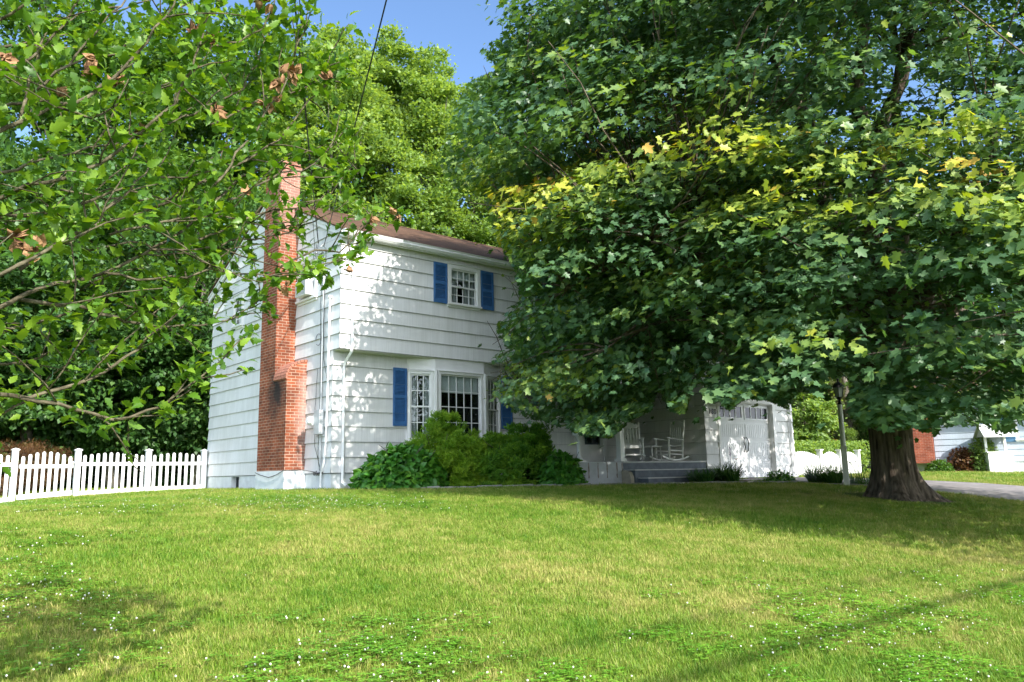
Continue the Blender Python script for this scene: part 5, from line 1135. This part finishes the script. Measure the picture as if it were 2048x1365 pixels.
cable('utility_cable', 'thick cable bundle strung along the street, shading the lawn in two lines', ((-45, -22.2, 6.35), (45, -22.2, 6.35)), .045, .0)
cable('utility_cable', 'thinner upper cable strung along the street above the bundle', ((-45, -22.2, 6.95), (45, -22.2, 6.95)), .02, .0)

# ------------------------------------------------------------------ lawn
hidden = bpy.data.collections.new('lawn_pieces')
def mat_grass(name, ca, cb_, cc, tip=1.25, big=.33):
    m, nt, b, N, L = nodes(name); ge = N.new('ShaderNodeNewGeometry'); oi = N.new('ShaderNodeObjectInfo')
    n1 = N.new('ShaderNodeTexNoise'); n1.inputs['Scale'].default_value = big; n1.inputs['Detail'].default_value = 5; n1.inputs['Roughness'].default_value = .6
    n2 = N.new('ShaderNodeTexNoise'); n2.inputs['Scale'].default_value = 3.2; n2.inputs['Detail'].default_value = 4
    L.new(ge.outputs['Position'], n1.inputs[0]); L.new(ge.outputs['Position'], n2.inputs[0])
    s = N.new('ShaderNodeMath'); s.operation = 'MULTIPLY_ADD'; L.new(n2.outputs[0], s.inputs[0]); s.inputs[1].default_value = .55; L.new(n1.outputs[0], s.inputs[2])
    s2 = N.new('ShaderNodeMath'); s2.operation = 'MULTIPLY_ADD'; L.new(oi.outputs['Random'], s2.inputs[0]); s2.inputs[1].default_value = .28; L.new(s.outputs[0], s2.inputs[2])
    at_ = N.new('ShaderNodeAttribute'); at_.attribute_name = 't'
    s3 = N.new('ShaderNodeMath'); s3.operation = 'MULTIPLY_ADD'; L.new(at_.outputs['Fac'], s3.inputs[0]); s3.inputs[1].default_value = .3; L.new(s2.outputs[0], s3.inputs[2])
    r = N.new('ShaderNodeMapRange'); r.inputs['From Min'].default_value = .7; r.inputs['From Max'].default_value = 1.3; L.new(s3.outputs[0], r.inputs['Value'])
    cr = N.new('ShaderNodeValToRGB'); e = cr.color_ramp.elements; e[0].color = c4(ca); e[1].color = c4(cc); k = e.new(.5); k.color = c4(cb_); L.new(r.outputs[0], cr.inputs[0])
    L.new(cr.outputs[0], b.inputs['Base Color']); setp(b, Roughness=.5); b.inputs['Specular IOR Level'].default_value = .3
    tl = N.new('ShaderNodeBsdfTranslucent'); L.new(cr.outputs[0], tl.inputs[0]); mx = N.new('ShaderNodeMixShader'); mx.inputs[0].default_value = .35; L.new(b.outputs[0], mx.inputs[1]); L.new(tl.outputs[0], mx.inputs[2]); L.new(mx.outputs[0], N['Material Output'].inputs[0]); return m
M['grass'] = mat_grass('lawn_grass', (.08, .21, .013), (.2, .305, .028), (.48, .43, .14))
M['clover'] = mat_grass('clover_leaf', (.09, .27, .02), (.16, .38, .03), (.28, .48, .05))
g = np.random.default_rng(9)
def clump(i, nb_, rad, h, w, m, nm):
    V = []; F = []; T = []
    for _ in range(nb_):
        a = g.uniform(0, 2 * PI); r = rad * g.uniform(0, 1) ** .5; b0 = len(V); yaw = g.uniform(0, 2 * PI); hh = h * g.uniform(.45, 1.15); lean = g.uniform(.1, .9); ww = w * g.uniform(.7, 1.3); tt = g.uniform() ** 1.5
        p = np.array([r * math.cos(a), r * math.sin(a), -.01]); sd = np.array([-math.sin(yaw), math.cos(yaw), 0]); fw_ = np.array([math.cos(yaw), math.sin(yaw), 0])
        for f in (0, .55): q_ = p + fw_ * lean * hh * f * f + np.array([0, 0, hh * f * (1 - .2 * lean * f)]); V += [q_ - sd * ww / 2 * (1 - .4 * f), q_ + sd * ww / 2 * (1 - .4 * f)]; T += [tt, tt]
        V.append(p + fw_ * lean * hh + np.array([0, 0, hh * (1 - .25 * lean)])); T.append(tt); F.append([b0, b0 + 1, b0 + 3, b0 + 2]); F.append([b0 + 2, b0 + 3, b0 + 4])
    sizes = np.array([len(f) for f in F]); idx = np.concatenate(F); o = bulk(nm, np.array(V), sizes, idx, m, None, np.array(T)); COL.objects.unlink(o); return o
def put_hidden(objs, cname):
    c = bpy.data.collections.new(cname)
    for o in objs: c.objects.link(o)
    return c
def instancer(name, P, rot, scl, col, kind='stuff', label=None):
    me = bpy.data.meshes.new(name); me.vertices.add(len(P)); me.vertices.foreach_set('co', np.ascontiguousarray(P, np.float32).ravel())
    a = me.attributes.new('rot', 'FLOAT_VECTOR', 'POINT'); a.data.foreach_set('vector', np.ascontiguousarray(rot, np.float32).ravel())
    a = me.attributes.new('scl', 'FLOAT', 'POINT'); a.data.foreach_set('value', np.ascontiguousarray(scl, np.float32))
    a = me.attributes.new('pick', 'INT', 'POINT'); a.data.foreach_set('value', np.ascontiguousarray(np.random.default_rng(3).integers(0, len(col.objects), len(P)), np.int32))
    o = bpy.data.objects.new(name, me); COL.objects.link(o); tag(o, kind=kind)
    ng = bpy.data.node_groups.new(name, 'GeometryNodeTree'); ng.interface.new_socket('Geometry', in_out='INPUT', socket_type='NodeSocketGeometry'); ng.interface.new_socket('Geometry', in_out='OUTPUT', socket_type='NodeSocketGeometry')
    N = ng.nodes; L = ng.links; gi = N.new('NodeGroupInput'); go = N.new('NodeGroupOutput'); ip = N.new('GeometryNodeInstanceOnPoints'); ci = N.new('GeometryNodeCollectionInfo')
    ci.inputs['Collection'].default_value = col; ci.inputs['Separate Children'].default_value = True; ci.inputs['Reset Children'].default_value = True
    def na(nm, ty):
        x = N.new('GeometryNodeInputNamedAttribute'); x.data_type = ty; x.inputs[0].default_value = nm; return x.outputs[0]
    L.new(gi.outputs[0], ip.inputs['Points']); L.new(ci.outputs[0], ip.inputs['Instance']); ip.inputs['Pick Instance'].default_value = True
    L.new(na('pick', 'INT'), ip.inputs['Instance Index']); L.new(na('rot', 'FLOAT_VECTOR'), ip.inputs['Rotation']); L.new(na('scl', 'FLOAT'), ip.inputs['Scale']); L.new(ip.outputs[0], go.inputs[0])
    md = o.modifiers.new('scatter', 'NODES'); md.node_group = ng; return o
EP = np.array([(-.6, .0), (.35, -.05)] + EDGE + [(10.35, -4.9), (10.35, -2.4)])
def lawn_ok(x, y, pad=.0):
    ok = np.ones(len(x), bool)
    ok &= ~((x > -.06 - pad) & (x < 9.8) & (y > -.05) & (y < 7.4)) & ~((x > -.56) & (x < .1) & (y > 1.15) & (y < 2.75))
    ye = np.interp(x, [e[0] for e in EDGE], [e[1] for e in EDGE]); ok &= ~((x > .35) & (x < 10.1) & (y > ye - .05) & (y < 1))
    dlx = np.array([dl(v) for v in y]); drx = np.array([dr(v) for v in y]); ok &= ~((x > dlx - .03) & (x < drx + .03) & (y < 5)); ok &= ~((x > 9.7) & (x < 14.3) & (y > -2.6) & (y < 5.3))
    ok &= ~((np.hypot(x - MX, y - MY) < 1.05)); ok &= ~((np.hypot(x - MX, y - MY) < 2.0) & (g.uniform(size=len(x)) < .55))
    return ok
def lawn_points(n, d0, d1, pw=1., x0=-160, x1=2210):
    dd = (g.uniform(0, 1, n) * (d1 ** 2 - d0 ** 2) + d0 ** 2) ** .5; px = g.uniform(x0, x1, n)
    # half-space positions measured on the ground from the viewpoint
    fx = CM[2, :2] / np.linalg.norm(CM[2, :2]); rx = np.array([fx[1], -fx[0]])
    lat = (px - 1024) / FPX * dd * 1.02; x = CAM[0] + fx[0] * dd + rx[0] * lat; y = CAM[1] + fx[1] * dd + rx[1] * lat
    ok = lawn_ok(x, y); return x[ok], y[ok], dd[ok]
bands = [(17000, 2.9, 6.2, 1.0), (22000, 6.2, 10, 1.15), (26000, 10, 16, 1.35), (20000, 16, 24, 1.7), (16000, 24, 44, 2.3)]
X = []; Y = []; S = []
for n, a, b, s in bands:
    x, y, d = lawn_points(n, a, b); X.append(x); Y.append(y); S.append(np.full(len(x), s) * g.uniform(.75, 1.25, len(x)))
X = np.concatenate(X); Y = np.concatenate(Y); S = np.concatenate(S)
gc = put_hidden([clump(i, 44, .085, .046, .0036, M['grass'], 'grass_tuft') for i in range(4)], 'grass_tufts')
rot = np.stack([g.normal(0, .12, len(X)), g.normal(0, .12, len(X)), g.uniform(0, 2 * PI, len(X))], -1)
lawn = instancer('lawn', np.stack([X, Y, terr_np(X, Y)], -1), rot, S, gc); lawn['label'] = 'mown front lawn of short grass with straw-coloured patches'
# clover
def cl_leaf():
    V = []; F = []; T = []
    for _ in range(12):
        c = np.array([g.uniform(-.06, .06), g.uniform(-.06, .06), g.uniform(.025, .06)]); a0 = g.uniform(0, 6); r = g.uniform(.007, .012); tt = g.uniform()
        for k in range(3):
            a = a0 + k * 2 * PI / 3; d = np.array([math.cos(a), math.sin(a), .15]); s = np.array([-math.sin(a), math.cos(a), 0]); b = len(V)
            V += [c, c + d * r * .7 + s * r * .6, c + d * r * 1.5 + s * r * .4, c + d * r * 1.5 - s * r * .4, c + d * r * .7 - s * r * .6]; T += [tt] * 5; F.append([b, b + 1, b + 2, b + 3, b + 4])
    o = bulk('clover_leaves', np.array(V), np.full(len(F), 5), np.concatenate(F), M['clover'], None, np.array(T)); COL.objects.unlink(o); return o
def cl_flower(i):
    m_ = MB(); h = .045; r = .0068
    m_.lathe([(.003, h), (r * .8, h + r * .4), (r, h + r), (r * .75, h + r * 1.6), (.002, h + r * 1.95)], n=8)
    o = m_.build('clover_flower', M['white'], None); COL.objects.unlink(o); return o
cfc = put_hidden([cl_flower(i) for i in range(2)], 'clover_flowers'); clc = put_hidden([cl_leaf() for i in range(3)], 'clover_leaves')
def vnoise(x, y, s, seed):
    gg = np.random.default_rng(seed); T_ = gg.uniform(size=(256, 256)); X_ = x * s + 1000; Y_ = y * s + 1000; xi = np.floor(X_).astype(int); yi = np.floor(Y_).astype(int); fx = X_ - xi; fy = Y_ - yi; fx = fx * fx * (3 - 2 * fx); fy = fy * fy * (3 - 2 * fy)
    v = lambda a, b: T_[a % 256, b % 256]; return (v(xi, yi) * (1 - fx) + v(xi + 1, yi) * fx) * (1 - fy) + (v(xi, yi + 1) * (1 - fx) + v(xi + 1, yi + 1) * fx) * fy
x, y, d = lawn_points(52000, 2.9, 19); z = terr_np(x, y); sx, sy, sz = project(np.stack([x, y, z], -1))
nz_ = vnoise(x, y, 1.1, 1) * .6 + vnoise(x, y, 3.1, 2) * .4
# patches of clover: along the near edge, at the left, and by the house corner
near = np.clip((sy - 1160 - 60 * (np.abs(sx - 800) < 500)) / 110, 0, 1); left = np.clip((330 - sx) / 300, 0, 1) * ((sy > 1000)) * .55; cor = np.exp(-(((sx - 600) / 260) ** 2 + ((sy - 1010) / 16) ** 2)) * .9; lf = np.exp(-(((sx - 90) / 170) ** 2 + ((sy - 1025) / 12) ** 2)) * 1.2
rt = np.clip((sx - 1350) / 500, 0, 1) * np.clip((sy - 1130) / 80, 0, 1)
w = np.clip(near * 1.0 + left * .75 + cor + lf + rt * .5 + .008, 0, 1.2)
keep = g.uniform(size=len(x)) < w * np.clip((nz_ - .38) * 3.2, 0, 1)
xl, yl, wl_ = x[keep], y[keep], w[keep]
rot = np.stack([np.zeros(len(xl)), np.zeros(len(xl)), g.uniform(0, 6.3, len(xl))], -1)
cv = instancer('clover', np.stack([xl, yl, terr_np(xl, yl)], -1), rot, g.uniform(.9, 1.35, len(xl)), clc)
fk = g.uniform(size=len(xl)) < .8 * (.35 + .65 * np.clip(wl_, 0, 1)); xf, yf = xl[fk] + g.normal(0, .04, fk.sum()), yl[fk] + g.normal(0, .04, fk.sum())
rot = np.stack([g.normal(0, .25, len(xf)), g.normal(0, .25, len(xf)), g.uniform(0, 6.3, len(xf))], -1)
cf = instancer('clover_flowers', np.stack([xf, yf, terr_np(xf, yf)], -1), rot, g.uniform(.5, .95, len(xf)), cfc)
